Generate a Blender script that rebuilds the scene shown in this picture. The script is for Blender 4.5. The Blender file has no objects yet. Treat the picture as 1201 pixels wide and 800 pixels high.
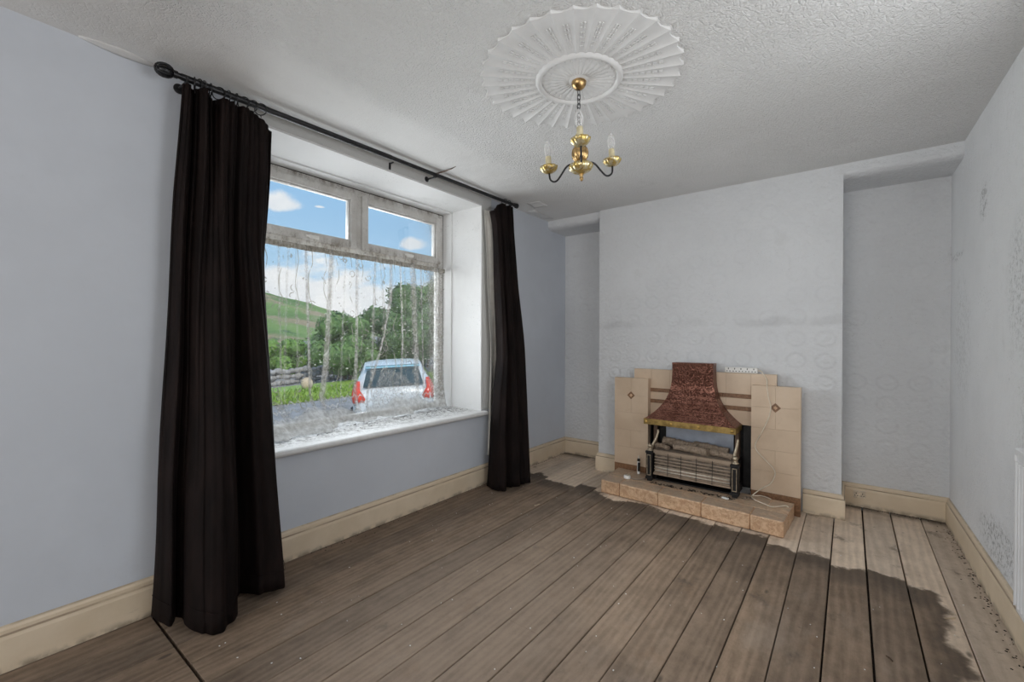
import bpy, bmesh, math, random
import numpy as np
from mathutils import Vector, Matrix, Euler
random.seed(7); rng = np.random.default_rng(7)
sc = bpy.context.scene
COL = sc.collection
PI = math.pi
H = 2.40            # ceiling
YB, YA = 3.714, 4.089   # chimney-breast face, alcove back
BL, BR = 0.587, 2.387   # breast sides
YR = -3.30          # rear wall
def rwx(y): return 2.958 - 0.01275*(y-4.089)
RW0 = rwx(YR)

# ------------------------------------------------------------------ materials
class NT:
    def __init__(s, name):
        s.m = bpy.data.materials.new(name); s.m.use_nodes = True
        s.t = s.m.node_tree; s.t.nodes.clear()
        s.out = s.t.nodes.new('ShaderNodeOutputMaterial')
    def n(s, typ, **kw):
        nd = s.t.nodes.new('ShaderNode'+typ)
        ins = kw.pop('ins', {})
        for k, v in kw.items(): setattr(nd, k, v)
        for k, v in ins.items(): s.set(nd, k, v)
        return nd
    def set(s, nd, k, v):
        sock = nd.inputs[k]
        if isinstance(v, bpy.types.NodeSocket): s.t.links.new(v, sock)
        elif isinstance(v, bpy.types.Node): s.t.links.new(v.outputs[0], sock)
        else:
            if sock.type == 'RGBA' and len(v) == 3: v = (*v, 1)
            sock.default_value = v
    def math(s, op, a, b=0.0, c=0.0, clamp=False):
        nd = s.n('Math', operation=op, use_clamp=clamp)
        s.set(nd, 0, a); s.set(nd, 1, b); s.set(nd, 2, c); return nd.outputs[0]
    def mix(s, f, a, b, blend='MIX'):
        nd = s.n('Mix', data_type='RGBA', blend_type=blend)
        s.set(nd, 0, f); s.set(nd, 6, a); s.set(nd, 7, b); return nd.outputs[2]
    def sstep(s, v, lo, hi, a=0.0, b=1.0):
        nd = s.n('MapRange', interpolation_type='SMOOTHSTEP')
        s.set(nd, 0, v); nd.inputs[1].default_value = lo; nd.inputs[2].default_value = hi
        nd.inputs[3].default_value = a; nd.inputs[4].default_value = b; return nd.outputs[0]
    def pos(s): return s.n('NewGeometry').outputs['Position']
    def obj(s): return s.n('TexCoord').outputs['Object']
    def xyz(s, v):
        nd = s.n('SeparateXYZ'); s.set(nd, 0, v); return nd.outputs
    def vec(s, x, y, z):
        nd = s.n('CombineXYZ'); s.set(nd, 0, x); s.set(nd, 1, y); s.set(nd, 2, z); return nd.outputs[0]
    def scale(s, v, sc3):
        nd = s.n('VectorMath', operation='MULTIPLY'); s.set(nd, 0, v); nd.inputs[1].default_value = sc3; return nd.outputs[0]
    def noise(s, v, sc, det=4, rough=.55, dist=0):
        nd = s.n('TexNoise'); s.set(nd, 'Vector', v); nd.inputs['Scale'].default_value = sc
        nd.inputs['Detail'].default_value = det; nd.inputs['Roughness'].default_value = rough
        nd.inputs['Distortion'].default_value = dist; return nd.outputs[0]
    def voro(s, v, sc, feat='F1', rand=1.0, out=0):
        nd = s.n('TexVoronoi', feature=feat); s.set(nd, 'Vector', v); nd.inputs['Scale'].default_value = sc
        nd.inputs['Randomness'].default_value = rand; return nd.outputs[out]
    def bump(s, h, strength=.3, dist=.01, prev=None):
        nd = s.n('Bump'); s.set(nd, 'Height', h); nd.inputs['Strength'].default_value = strength
        nd.inputs['Distance'].default_value = dist
        if prev is not None: s.set(nd, 'Normal', prev)
        return nd.outputs[0]
    def bsdf(s, col, rough=.6, metal=0, nrm=None, **kw):
        nd = s.n('BsdfPrincipled'); s.set(nd, 'Base Color', col); s.set(nd, 'Roughness', rough); s.set(nd, 'Metallic', metal)
        if nrm is not None: s.set(nd, 'Normal', nrm)
        for k, v in kw.items(): s.set(nd, k.replace('_', ' '), v)
        return nd.outputs[0]
    def done(s, shader):
        s.t.links.new(shader, s.out.inputs[0]); return s.m

def simple(name, col, rough=.6, metal=0, var=.12, sc=20, bump=0, **kw):
    t = NT(name); p = t.pos()
    n = t.noise(p, sc, 4)
    c = t.mix(t.sstep(n, .3, .7), tuple(x*(1-var) for x in col), tuple(min(1, x*(1+var)) for x in col))
    nr = t.bump(n, bump, .004) if bump else None
    return t.done(t.bsdf(c, rough, metal, nr, **kw))

MT = {}
def paint_wall(name, col, emboss=0.0, mould=0.0, rosette=False, stains=(), dirt=(.30,.29,.27), grime=.10):
    t = NT(name); p = t.pos(); x, y, z = t.xyz(p)
    big = t.noise(p, 1.6, 5, .6)
    c = t.mix(t.sstep(big, .35, .7), tuple(v*.95 for v in col), tuple(min(1, v*1.03) for v in col))
    blot = t.sstep(t.noise(p, 3.2, 8, .68), .56, .78)
    c = t.mix(t.math('MULTIPLY', blot, grime), c, dirt)
    # small scuffs
    sp = t.sstep(t.noise(t.scale(p, (1, 1, 1.6)), 22, 6, .7), .68, .78)
    c = t.mix(t.math('MULTIPLY', sp, .22), c, dirt)
    # old damp marks low on the wall and scattered mould specks
    if mould:
        spk = t.sstep(t.noise(p, 75, 4, .8), .60, .72)
        zone = t.sstep(t.noise(t.scale(p, (1, 1, .8)), 2.4, 5, .65), .48, .66)
        spk2 = t.math('MULTIPLY', spk, t.math('MULTIPLY', zone, mould))
        c = t.mix(spk2, c, (.12, .12, .11))
    for (sx, sy, sz, ry, rz, k) in stains:      # patches of black mould
        e1 = t.math('DIVIDE', t.math('SUBTRACT', y, sy), ry); e2 = t.math('DIVIDE', t.math('SUBTRACT', z, sz), rz)
        g = t.math('ADD', t.math('MULTIPLY', e1, e1), t.math('MULTIPLY', e2, e2))
        m_ = t.math('MULTIPLY', t.sstep(g, .1, 1.0, 1, 0), t.sstep(t.noise(p, 42, 6, .8), .47, .64))
        c = t.mix(t.math('MULTIPLY', m_, k), c, (.10, .10, .09))
    nr = t.bump(t.noise(p, 9, 5), .12, .01)
    if emboss:
        f = t.noise(p, 70, 3, .6)
        h = t.math('MULTIPLY', t.math('ABSOLUTE', t.math('SUBTRACT', f, .5)), 2.0)
        h = t.math('ADD', h, t.math('MULTIPLY', t.voro(p, 38, 'SMOOTH_F1'), .7))
        nr = t.bump(h, emboss, .010, nr)
    if rosette:
        # embossed wallpaper: rows of round rosettes 13 cm apart
        u = t.math('SUBTRACT', t.math('FRACT', t.math('MULTIPLY', t.math('ADD', x, .028), 1/.172)), .5)
        v = t.math('SUBTRACT', t.math('FRACT', t.math('MULTIPLY', t.math('ADD', z, .085), 1/.154)), .5)
        r = t.math('SQRT', t.math('ADD', t.math('MULTIPLY', u, u), t.math('MULTIPLY', v, v)))
        ring = t.math('ABSOLUTE', t.math('SUBTRACT', r, .33))
        ring = t.sstep(ring, .0, .10, 1, 0)
        core = t.sstep(r, .08, .2, .8, 0)
        brk = t.math('MULTIPLY', t.sstep(t.noise(p, 2.6, 4, .65), .40, .66), t.sstep(z, .9, 2.1, 1, .35))
        hh = t.math('MULTIPLY', t.math('ADD', t.math('MULTIPLY', ring, t.noise(p, 60, 3)), core), brk)
        nr = t.bump(hh, .55, .008, nr)
        fine = t.math('ADD', t.noise(p, 48, 5, .7), t.math('MULTIPLY', t.voro(t.scale(p, (1, 1, 1.0)), 30), .5))
        nr = t.bump(fine, .75, .009, nr)
        c = t.mix(t.sstep(t.noise(p, 42, 5, .75), .52, .72, 0, .13), c, (.36, .36, .36))
        bandn = t.math('MULTIPLY', t.sstep(t.math('ABSOLUTE', t.math('SUBTRACT', z, t.math('ADD', 1.25, t.math('MULTIPLY', t.math('ADD', t.noise(p, 1.5, 3), t.noise(p, 9, 4)), .10)))), .01, .05, 1, 0), t.sstep(t.noise(p, 2.2, 4), .42, .6))
        c = t.mix(t.math('MULTIPLY', t.math('MULTIPLY', bandn, t.sstep(y, 3.75, 3.85, 1, 0)), .2), c, (.25, .25, .25))
        c = t.mix(t.math('MULTIPLY', t.math('MULTIPLY', ring, brk), .13), c, (.33, .33, .34))
    return t.done(t.bsdf(c, .75, 0, nr))
MT['blue'] = paint_wall('blue_paint', (.580, .612, .668), 0, .12, grime=.14)
MT['paper'] = paint_wall('embossed_white_paper', (.700, .712, .728), .34, .5, True, grime=.20)
MT['right'] = paint_wall('rough_white_paper', (.83, .838, .85), .75, 1.0, False, grime=.22, stains=((0, 3.27, 1.93, .10, .13, .6), (0, 2.68, 1.45, .22, .35, .45), (0, 2.95, .27, .45, .14, .7), (0, 3.9, 1.74, .22, .035, .5), (0, 3.75, 1.2, .3, .5, .22), (0, 2.45, .9, .3, .5, .3)))
MT['white'] = paint_wall('white_gloss_paint', (.72, .72, .715), 0, .8, grime=.26)
MT['lintel'] = paint_wall('shaded_white_plaster', (.55, .55, .54), .1, .2, grime=.2)  # white trim toned down to grey for the shade on the lintel face

def ceiling_mat():
    t = NT('artex_ceiling'); p = t.pos(); x, y, z = t.xyz(p)
    c = t.mix(t.sstep(t.noise(p, 1.3, 6, .6), .35, .7), (.73, .73, .72), (.79, .79, .785))
    c = t.mix(t.math('MULTIPLY', t.sstep(t.noise(p, 4, 8, .7), .58, .75), .2), c, (.42, .41, .39))
    # embossed paper stops short of the window wall
    edge = t.math('ADD', x, t.math('MULTIPLY', t.noise(p, 3, 3), .25))
    m = t.sstep(edge, .55, .75, .18, 1)
    v1 = t.voro(p, 44, 'DISTANCE_TO_EDGE'); n1 = t.noise(p, 58, 4, .6, 1.2)
    ringy = t.math('ABSOLUTE', t.math('SINE', t.math('MULTIPLY', t.voro(p, 15), 24)))
    h = t.math('ADD', t.math('MULTIPLY', n1, 1.6), t.math('MULTIPLY', t.math('ADD', t.sstep(v1, 0, .12), t.math('MULTIPLY', ringy, .6)), .35))
    h = t.math('MULTIPLY', h, m)
    nr = t.bump(h, .75, .008, t.bump(t.noise(p, 5, 4), .3, .02))
    return t.done(t.bsdf(c, .8, 0, nr))
MT['ceiling'] = ceiling_mat()

def cream_mat():
    t = NT('cream_skirting_paint'); p = t.pos(); x, y, z = t.xyz(p)
    c = t.mix(t.sstep(t.noise(p, 6, 6, .6), .35, .7), (.66, .54, .39), (.72, .60, .45))
    scr = t.sstep(t.noise(t.scale(p, (1, 1, 5)), 9, 8, .7), .62, .75)
    c = t.mix(t.math('MULTIPLY', scr, .35), c, (.30, .21, .13))
    low = t.math('MULTIPLY', t.sstep(z, .0, .035, 1, 0), t.sstep(t.noise(p, 14, 4), .4, .6))
    c = t.mix(t.math('MULTIPLY', low, .6), c, (.10, .075, .05))
    line = t.math('MULTIPLY', t.sstep(t.math('ABSOLUTE', t.math('SUBTRACT', z, .1345)), .001, .0045, 1, 0), t.sstep(t.noise(p, 6, 4), .25, .6, .25, 1))
    c = t.mix(t.math('MULTIPLY', line, .75), c, (.16, .10, .06))
    top = t.math('MULTIPLY', t.sstep(z, .156, .163), t.sstep(t.noise(p, 9, 5), .35, .6, .25, 1))
    c = t.mix(t.math('MULTIPLY', top, .6), c, (.20, .15, .10))
    return t.done(t.bsdf(c, .5, 0, t.bump(t.noise(p, 40, 3), .08, .004)))
MT['cream'] = cream_mat()

def floor_mat():
    t = NT('worn_pine_boards'); p = t.pos(); x, y, z = t.xyz(p)
    bi = t.math('FLOOR', t.math('MULTIPLY', t.math('SUBTRACT', x, .023), 1/.155))
    wn = t.n('TexWhiteNoise', noise_dimensions='1D'); t.set(wn, 'W', bi); rnd = wn.outputs[0]
    off = t.vec(t.math('MULTIPLY', rnd, 17), t.math('MULTIPLY', rnd, 31), 0)
    q = t.n('VectorMath', operation='ADD'); t.set(q, 0, p); t.set(q, 1, off); q = q.outputs[0]
    g1 = t.math('ADD', t.math('MULTIPLY', t.noise(t.scale(q, (13, 1.1, 1)), 3.0, 7, .68, .8), .30), t.math('MULTIPLY', t.noise(t.scale(q, (1, .6, 1)), 8, 9, .78), .70))
    rings = t.n('TexWave', wave_type='BANDS', bands_direction='X')
    t.set(rings, 'Vector', t.scale(q, (1, .09, 1))); rings.inputs['Scale'].default_value = 8
    rings.inputs['Distortion'].default_value = 13; rings.inputs['Detail'].default_value = 3; rings.inputs['Detail Scale'].default_value = .7
    grain = t.math('ADD', t.math('MULTIPLY', g1, .91), t.math('MULTIPLY', rings.outputs[0], .09))
    # bare pale wood vs the old dark varnish border around a long-gone rug
    pale = t.mix(t.sstep(grain, .32, .68), (.50, .40, .305), (.72, .595, .47))
    dark = t.mix(t.sstep(grain, .30, .70), (.112, .077, .050), (.272, .198, .140))
    nz = t.noise(p, 5, 5, .6)
    ex = t.math('ADD', x, t.math('MULTIPLY', t.math('SUBTRACT', nz, .5), .28))
    ey = t.math('ADD', t.math('ADD', y, t.math('MULTIPLY', x, .13)), t.math('MULTIPLY', t.math('SUBTRACT', t.noise(p, 6, 5, .65), .5), .30))
    ey = t.math('ADD', ey, t.math('MULTIPLY', t.math('SUBTRACT', rnd, .5), .10))
    mx = t.sstep(ex, 2.74, 2.79, 1, 0); my = t.sstep(ey, 3.27, 3.31, 1, 0)
    mask = t.math('MULTIPLY', mx, my)
    c = t.mix(mask, pale, dark)
    # darker rim of the stain
    rim = t.math('MAXIMUM', t.math('MULTIPLY', t.sstep(ex, 2.66, 2.75), mask), t.math('MULTIPLY', t.sstep(ey, 3.02, 3.22), mask))
    c = t.mix(t.math('MULTIPLY', rim, .6), c, (.055, .042, .032))
    # per-board tone
    c = t.mix(1.0, c, t.mix(rnd, (.84, .84, .85), (1.14, 1.12, 1.10)), 'MULTIPLY')
    # worn pale bare patches and damp dark blots
    wear = t.sstep(t.noise(t.scale(p, (1.5, .6, 1)), 2.6, 6, .65), .54, .74)
    c = t.mix(t.math('MULTIPLY', wear, .45), c, (.345, .278, .218))
    blot = t.math('MAXIMUM', t.sstep(t.noise(t.scale(p, (1, .7, 1)), 6.5, 6, .66), .58, .72), t.math('MULTIPLY', t.sstep(t.noise(p, 21, 5, .7), .62, .72), .6))
    c = t.mix(t.math('MULTIPLY', blot, .62), c, (.060, .045, .034))
    ctr = t.math('MULTIPLY', t.math('SUBTRACT', x, 1.15), 1.0); cy_ = t.math('MULTIPLY', t.math('SUBTRACT', y, 1.5), .62)
    rr_ = t.math('SQRT', t.math('ADD', t.math('MULTIPLY', ctr, ctr), t.math('MULTIPLY', cy_, cy_)))
    mid_pale = t.math('MULTIPLY', t.sstep(t.math('ADD', rr_, t.math('MULTIPLY', nz, .7)), .55, 1.25, 1, 0), t.sstep(grain, .15, .6, .55, 1))  # paler oval around the middle of the floor
    c = t.mix(t.math('MULTIPLY', mid_pale, .42), c, (.36, .277, .208))
    # rust-brown varnish left
    brn = t.sstep(t.noise(p, 3.1, 5, .6), .6, .75)
    c = t.mix(t.math('MULTIPLY', brn, .35), c, (.20, .115, .06))
    # boards darker brown towards the window wall
    bl = t.math('MULTIPLY', t.sstep(x, .10, .55, 1, 0), t.sstep(t.noise(p, 4, 5), .35, .62))
    c = t.mix(t.math('MULTIPLY', bl, .10), c, (.075, .056, .042))
    al = t.math('MULTIPLY', t.sstep(y, 3.93, 4.06), t.sstep(t.noise(p, 7, 4), .3, .55))
    c = t.mix(t.math('MULTIPLY', al, .8), c, (.035, .025, .018))
    # nails and knots, dust flecks
    kn = t.sstep(t.voro(t.scale(p, (1, .42, 1)), 5.2), .03, .075, 1, 0)
    c = t.mix(t.math('MULTIPLY', kn, .7), c, (.03, .022, .016))
    fl = t.sstep(t.voro(p, 16), .018, .03, .8, 0)
    c = t.mix(t.math('MULTIPLY', fl, t.sstep(t.noise(p, 2, 3), .5, .6)), c, (.55, .50, .44))
    nr = t.bump(grain, .14, .003, t.bump(t.noise(p, 60, 3), .08, .003))
    return t.done(t.bsdf(c, t.mix(mask, (.9,)*3, (.72,)*3), 0, nr))
MT['floor'] = floor_mat()
MT['dirt'] = simple('black_dirt', (.03, .022, .016), .95, var=.5, sc=60)
def upvc_mat():
    t = NT('grubby_window_plastic'); p = t.pos(); x, y, z = t.xyz(p)
    c = t.mix(t.sstep(t.noise(p, 5, 6, .65), .35, .7), (.52, .50, .47), (.66, .65, .63))
    st = t.sstep(t.noise(t.scale(p, (1, 1.4, .6)), 11, 8, .72), .44, .64)
    band = t.math('ADD', t.math('MULTIPLY', t.sstep(z, 1.80, 1.84), t.sstep(z, 1.86, 1.93, 1, .12)), t.sstep(z, 2.24, 2.30, 0, .8), clamp=True)
    c = t.mix(t.math('MULTIPLY', t.math('MULTIPLY', st, band), .75), c, (.15, .115, .08))
    sp = t.sstep(t.noise(p, 60, 5, .75), .56, .66)
    c = t.mix(t.math('MULTIPLY', sp, t.math('ADD', .12, t.math('MULTIPLY', band, .6))), c, (.08, .07, .055))
    return t.done(t.bsdf(c, .5, 0, t.bump(t.noise(p, 30, 3), .05, .003)))
MT['upvc'] = upvc_mat()
def sill_mat():
    t = NT('dirty_white_sill'); p = t.pos(); x, y, z = t.xyz(p)
    c = (.72, .72, .71)
    n = t.sstep(t.noise(p, 30, 10, .85), .45, .58)
    zone = t.sstep(x, -.12, .05, .9, .06)
    c = t.mix(t.math('MULTIPLY', n, zone), c, (.10, .09, .08))
    c = t.mix(t.math('MULTIPLY', t.sstep(t.noise(p, 5, 6), .5, .7), .25), c, (.4, .39, .37))
    return t.done(t.bsdf(c, .5, 0, t.bump(n, .3, .003)))
MT['sill'] = sill_mat()
def glass_mat():
    t = NT('window_glass'); p = t.pos()
    tr = t.n('BsdfTransparent'); tr.inputs[0].default_value = (.96, .97, .97, 1)
    gl = t.n('BsdfGlossy'); gl.inputs['Roughness'].default_value = .02
    fr = t.n('Fresnel'); fr.inputs[0].default_value = 1.45
    ms = t.n('MixShader'); t.set(ms, 0, t.math('MULTIPLY', fr.outputs[0], .6)); t.set(ms, 1, tr.outputs[0]); t.set(ms, 2, gl.outputs[0])
    return t.done(ms.outputs[0])
MT['glass'] = glass_mat()
def velvet(name, a, b):
    t = NT(name); p = t.pos()
    n = t.noise(t.scale(p, (1, 1, .25)), 16, 5, .6)
    c = t.mix(t.sstep(n, .3, .75), a, b)
    return t.done(t.bsdf(c, .75, 0, t.bump(t.noise(p, 300, 2), .06, .002), Specular_IOR_Level=.12, Sheen_Weight=.012, Sheen_Roughness=.3, Sheen_Tint=(.5, .3, .25, 1)))
MT['velvet'] = velvet('dark_brown_velvet', (.0060, .0041, .0038), (.0145, .0088, .0078))
MT['lining'] = simple('cream_lining', (.62, .60, .55), .9, var=.08, sc=12)
MT['black_metal'] = simple('black_iron', (.03, .03, .032), .38, .6, var=.3, sc=60)
MT['brass'] = simple('polished_brass', (.60, .40, .13), .28, 1, var=.25, sc=30, bump=.1)
MT['bronze'] = simple('copper_bronze', (.50, .33, .15), .3, 1, var=.45, sc=55, bump=.2)
def aged_gilt():
    t = NT('worn_gilt_metal'); p = t.obj()
    n = t.noise(p, 60, 5, .65)
    c = t.mix(t.sstep(n, .42, .6), (.58, .42, .13), (.72, .66, .46))
    c = t.mix(t.math('MULTIPLY', t.sstep(t.noise(p, 48, 4), .58, .68), .8), c, (.20, .09, .03))
    return t.done(t.bsdf(c, .3, .75, t.bump(n, .35, .004)))
MT['gilt'] = aged_gilt()
MT['candle'] = simple('ivory_candle_tube', (.62, .55, .36), .5, var=.15, sc=50)
def bulb_mat():
    t = NT('clear_bulb_glass')
    tr = t.n('BsdfTransparent'); tr.inputs[0].default_value = (.93, .93, .93, 1)
    pr = t.bsdf((.86, .86, .85), .06, 0, None, Alpha=1.0)
    lw = t.n('LayerWeight'); lw.inputs[0].default_value = .35
    ms = t.n('MixShader'); t.set(ms, 0, t.sstep(lw.outputs[1], 0, 1, .22, .8)); t.set(ms, 1, tr.outputs[0]); t.set(ms, 2, pr)
    return t.done(ms.outputs[0])
MT['bulb'] = bulb_mat()
MT['plaster'] = simple('white_plaster', (.70, .70, .695), .7, var=.05, sc=9, bump=.15)
def tile_mat():
    t = NT('beige_glazed_tile'); p = t.pos()
    c = t.mix(t.sstep(t.noise(p, 5, 5, .6), .3, .7), (.55, .415, .295), (.62, .48, .35))
    c = t.mix(t.math('MULTIPLY', t.sstep(t.noise(p, 18, 6, .7), .6, .75), .3), c, (.38, .26, .17))
    return t.done(t.bsdf(c, .32, 0, t.bump(t.noise(p, 12, 3), .06, .004)))
MT['tile'] = tile_mat()
def mottled(name, a, b, d, sc=34, rough=.45, dust=0):
    t = NT(name); p = t.pos()
    n = t.noise(p, sc, 6, .7, .8)
    c = t.mix(t.sstep(n, .38, .62), a, b)
    c = t.mix(t.sstep(t.noise(p, sc*1.8, 5, .7), .56, .7), c, d)
    c = t.mix(t.math('MULTIPLY', t.sstep(t.noise(p, 5, 5), .5, .75), .3), c, tuple(v*.55 for v in a))
    if dust:       # settled grey dust on the upward faces
        up = t.xyz(t.n('NewGeometry').outputs['Normal'])[2]
        c = t.mix(t.math('MULTIPLY', t.sstep(up, .6, .95), t.sstep(t.noise(p, 11, 6, .7), .3, .6, .25*dust, dust)), c, (.33, .265, .205))
    return t.done(t.bsdf(c, rough, 0, t.bump(n, .15, .004)))
MT['hearth'] = mottled('mottled_brown_hearth_tile', (.50, .30, .175), (.68, .47, .30), (.33, .17, .09), dust=.75)
MT['stripe'] = mottled('dark_brown_mottled_tile', (.16, .075, .032), (.27, .14, .07), (.10, .045, .02), 60)
def copper():
    t = NT('hammered_copper'); p = t.obj()
    v = t.voro(t.scale(p, (1, 1, 1.25)), 72, 'F1', .5)
    dent = t.sstep(v, .0, .62)
    n = t.noise(p, 12, 5, .6)
    c = t.mix(t.sstep(n, .3, .7), (.175, .072, .050), (.280, .128, .092))
    return t.done(t.bsdf(c, .36, .82, t.bump(dent, 1.0, .0075)))
MT['copper'] = copper()
MT['band'] = simple('tarnished_brass_band', (.34, .235, .085), .42, .9, var=.35, sc=25, bump=.15)
MT['soot'] = simple('sooty_black_metal', (.012, .011, .011), .5, .3, var=.4, sc=30)
MT['dkbrown'] = simple('scorched_brown_metal', (.10, .062, .04), .5, .3, var=.3, sc=30)
MT['fireback'] = simple('heat_blued_steel', (.33, .36, .42), .45, .35, var=.22, sc=7)
MT['log'] = mottled('ceramic_log_bark', (.20, .145, .10), (.33, .255, .19), (.06, .042, .03), 45, .85)
MT['ash'] = simple('dusty_fire_tray', (.19, .15, .115), .8, var=.4, sc=40)
MT['grille'] = simple('dull_bronzed_bars', (.36, .28, .21), .45, .5, var=.12, sc=9)
MT['element'] = simple('pale_radiant_bar', (.68, .60, .50), .5, .1, var=.12, sc=50)
MT['antique'] = simple('dull_antique_brass', (.40, .33, .24), .4, .7, var=.3, sc=60)
MT['plastic'] = simple('white_plastic', (.78, .77, .74), .4, var=.06, sc=30)
MT['cable'] = simple('white_cable_sheath', (.70, .62, .50), .5, var=.12, sc=20)
MT['greycable'] = simple('grey_cable_sheath', (.26, .21, .17), .6, var=.15, sc=20)
MT['black_plastic'] = simple('black_plastic', (.02, .02, .02), .45, var=.2)
MT['rad'] = simple('white_radiator_enamel', (.74, .74, .745), .35, var=.03, sc=5)
MT['socketcream'] = simple('stained_socket_plastic', (.62, .52, .40), .45, var=.2, sc=40)
MT['paper_scrap'] = simple('white_scrap', (.80, .80, .78), .8, var=.05)
MT['twig'] = simple('pale_splinter_wood', (.50, .40, .28), .8, var=.2, sc=50)

def lace_mat():
    t = NT('net_lace'); p = t.pos(); x, y, z = t.xyz(p)
    at = t.n('Attribute', attribute_name='dense'); dens = at.outputs['Fac']
    at2 = t.n('Attribute', attribute_name='hem'); hem = at2.outputs['Fac']
    # trailing scroll-and-leaf motif in vertical trails
    wob = t.math('MULTIPLY', t.math('SINE', t.math('ADD', t.math('MULTIPLY', z, 26), t.math('MULTIPLY', t.noise(p, 3, 2), 9))), .012)
    u = t.math('ABSOLUTE', t.math('SUBTRACT', t.math('FRACT', t.math('MULTIPLY', t.math('ADD', y, wob), 1/.096)), .5))
    stem = t.sstep(u, .018, .045, 1, 0)
    brk = t.sstep(t.noise(t.scale(p, (1, 9, 3)), 1.6, 3), .45, .52)
    stem = t.math('MULTIPLY', stem, brk)
    # curls: rings around random centres
    vd = t.voro(t.vec(y, z, 0), 13)
    curl = t.sstep(t.math('ABSOLUTE', t.math('SUBTRACT', vd, .27)), .02, .06, 1, 0)
    curl = t.math('MULTIPLY', curl, t.sstep(t.noise(t.vec(y, z, 0), 16, 2), .50, .56))
    leaf = t.sstep(t.voro(t.vec(y, t.math('MULTIPLY', z, .8), 3.0), 30), .10, .2, 1, 0)
    leaf = t.math('MULTIPLY', leaf, t.sstep(t.noise(t.vec(y, z, 4), 9, 3), .53, .6))
    pat = t.math('MAXIMUM', stem, t.math('MAXIMUM', curl, leaf))
    # zig-zag border just above the hem
    zz = t.math('ABSOLUTE', t.math('SUBTRACT', t.math('FRACT', t.math('MULTIPLY', y, 1/.045)), .5))
    zline = t.math('SUBTRACT', t.math('FRACT', t.math('DIVIDE', t.math('SUBTRACT', z, t.math('MULTIPLY', zz, .04)), .045)), .5)
    zpat = t.math('MULTIPLY', t.sstep(t.math('ABSOLUTE', zline), .10, .2, 1, 0), t.sstep(z, .80, .86, 1, 0))
    zpat = t.math('MULTIPLY', zpat, t.sstep(t.noise(p, 12, 3), .4, .5))
    base = t.math('ADD', .07, t.math('MULTIPLY', dens, .86))
    inner = t.sstep(t.noise(p, 55, 3, .7), .42, .6, .55, 1)
    base = t.math('MULTIPLY', base, inner)
    a = t.math('MAXIMUM', base, t.math('MULTIPLY', pat, .70))
    a = t.math('MAXIMUM', a, t.math('MULTIPLY', zpat, .62))
    a = t.math('MAXIMUM', a, t.math('MULTIPLY', hem, .80), clamp=True)
    n = t.noise(p, 30, 5, .7)
    c = t.mix(t.sstep(n, .35, .7), (.36, .34, .31), (.62, .61, .59))
    c = t.mix(pat, c, (.34, .33, .28))
    c = t.mix(t.math('MAXIMUM', hem, zpat), c, t.mix(t.sstep(n, .35, .65), (.48, .47, .45), (.74, .74, .73)))
    df = t.n('BsdfDiffuse'); t.set(df, 0, c)
    tl = t.n('BsdfTranslucent'); t.set(tl, 0, c)
    m1 = t.n('MixShader'); t.set(m1, 0, .10); t.set(m1, 1, df.outputs[0]); t.set(m1, 2, tl.outputs[0])
    tr = t.n('BsdfTransparent')
    m2 = t.n('MixShader'); t.set(m2, 0, a); t.set(m2, 1, tr.outputs[0]); t.set(m2, 2, m1.outputs[0])
    return t.done(m2.outputs[0])
MT['lace'] = lace_mat()
MT['tape'] = mottled('mildewed_header_tape', (.30, .27, .22), (.46, .44, .40), (.10, .08, .055), 40, .95)
def foliage(name, a, b, d, sc=9):
    t = NT(name); p = t.pos()
    n = t.n('TexWhiteNoise', noise_dimensions='3D'); t.set(n, 'Vector', t.scale(p, (3, 3, 3)))
    c = t.mix(t.sstep(t.noise(p, sc, 4, .7), .3, .7), a, b)
    c = t.mix(t.sstep(t.noise(p, sc*2.3, 3), .55, .75), c, d)
    return t.done(t.bsdf(c, .6))
MT['bush'] = foliage('dark_leaves', (.030, .075, .018), (.10, .20, .045), (.20, .30, .09), 4)
MT['bush2'] = foliage('mid_green_leaves', (.055, .13, .03), (.15, .27, .06), (.25, .36, .12), 4)
MT['bush3'] = foliage('bright_green_leaves', (.10, .21, .035), (.22, .38, .06), (.33, .45, .10), 3)
MT['blossom'] = simple('cream_blossom', (.75, .74, .62), .8, var=.08)
MT['verge'] = foliage('verge_grass', (.15, .28, .03), (.36, .50, .07), (.50, .56, .15), 5)
MT['trunk'] = simple('bark', (.10, .075, .05), .9, var=.3, sc=8)
def hill_mat():
    t = NT('hillside'); p = t.pos()
    c = t.mix(t.sstep(t.noise(p, .035, 5, .6), .35, .65), (.115, .20, .045), (.20, .29, .075))
    c = t.mix(t.sstep(t.noise(p, .045, 6, .65), .47, .60), c, (.33, .25, .15))
    c = t.mix(t.sstep(t.noise(p, .25, 5, .6), .58, .7), c, (.05, .11, .03))
    return t.done(t.bsdf(c, .9))
MT['hill'] = hill_mat()
MT['field'] = simple('field_grass', (.16, .27, .055), .9, var=.35, sc=.35)
MT['tarmac'] = simple('grey_tarmac', (.30, .29, .29), .9, var=.18, sc=3)
MT['stonewall'] = mottled('rubble_stone', (.30, .28, .26), (.46, .43, .41), (.16, .14, .13), 5, .9)
MT['rock'] = simple('buff_boulder', (.62, .47, .32), .8, var=.2, sc=5)
MT['carpaint'] = simple('pale_silver_blue_car_paint', (.71, .725, .725), .3, .05, var=.03, Coat_Weight=.25)
MT['carglass'] = simple('tinted_car_glass', (.02, .05, .06), .06, 0, var=.1)
MT['lamp_red'] = simple('red_lens', (.75, .06, .03), .2, 0, var=.1)
MT['tyre'] = simple('tyre_rubber', (.02, .02, .02), .8)
MT['alloy'] = simple('alloy_wheel', (.55, .55, .56), .3, .9)
MT['roofcy'] = simple('cyan_tinted_roof', (.35, .62, .72), .2, .1, var=.05, Coat_Weight=.6)

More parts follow.
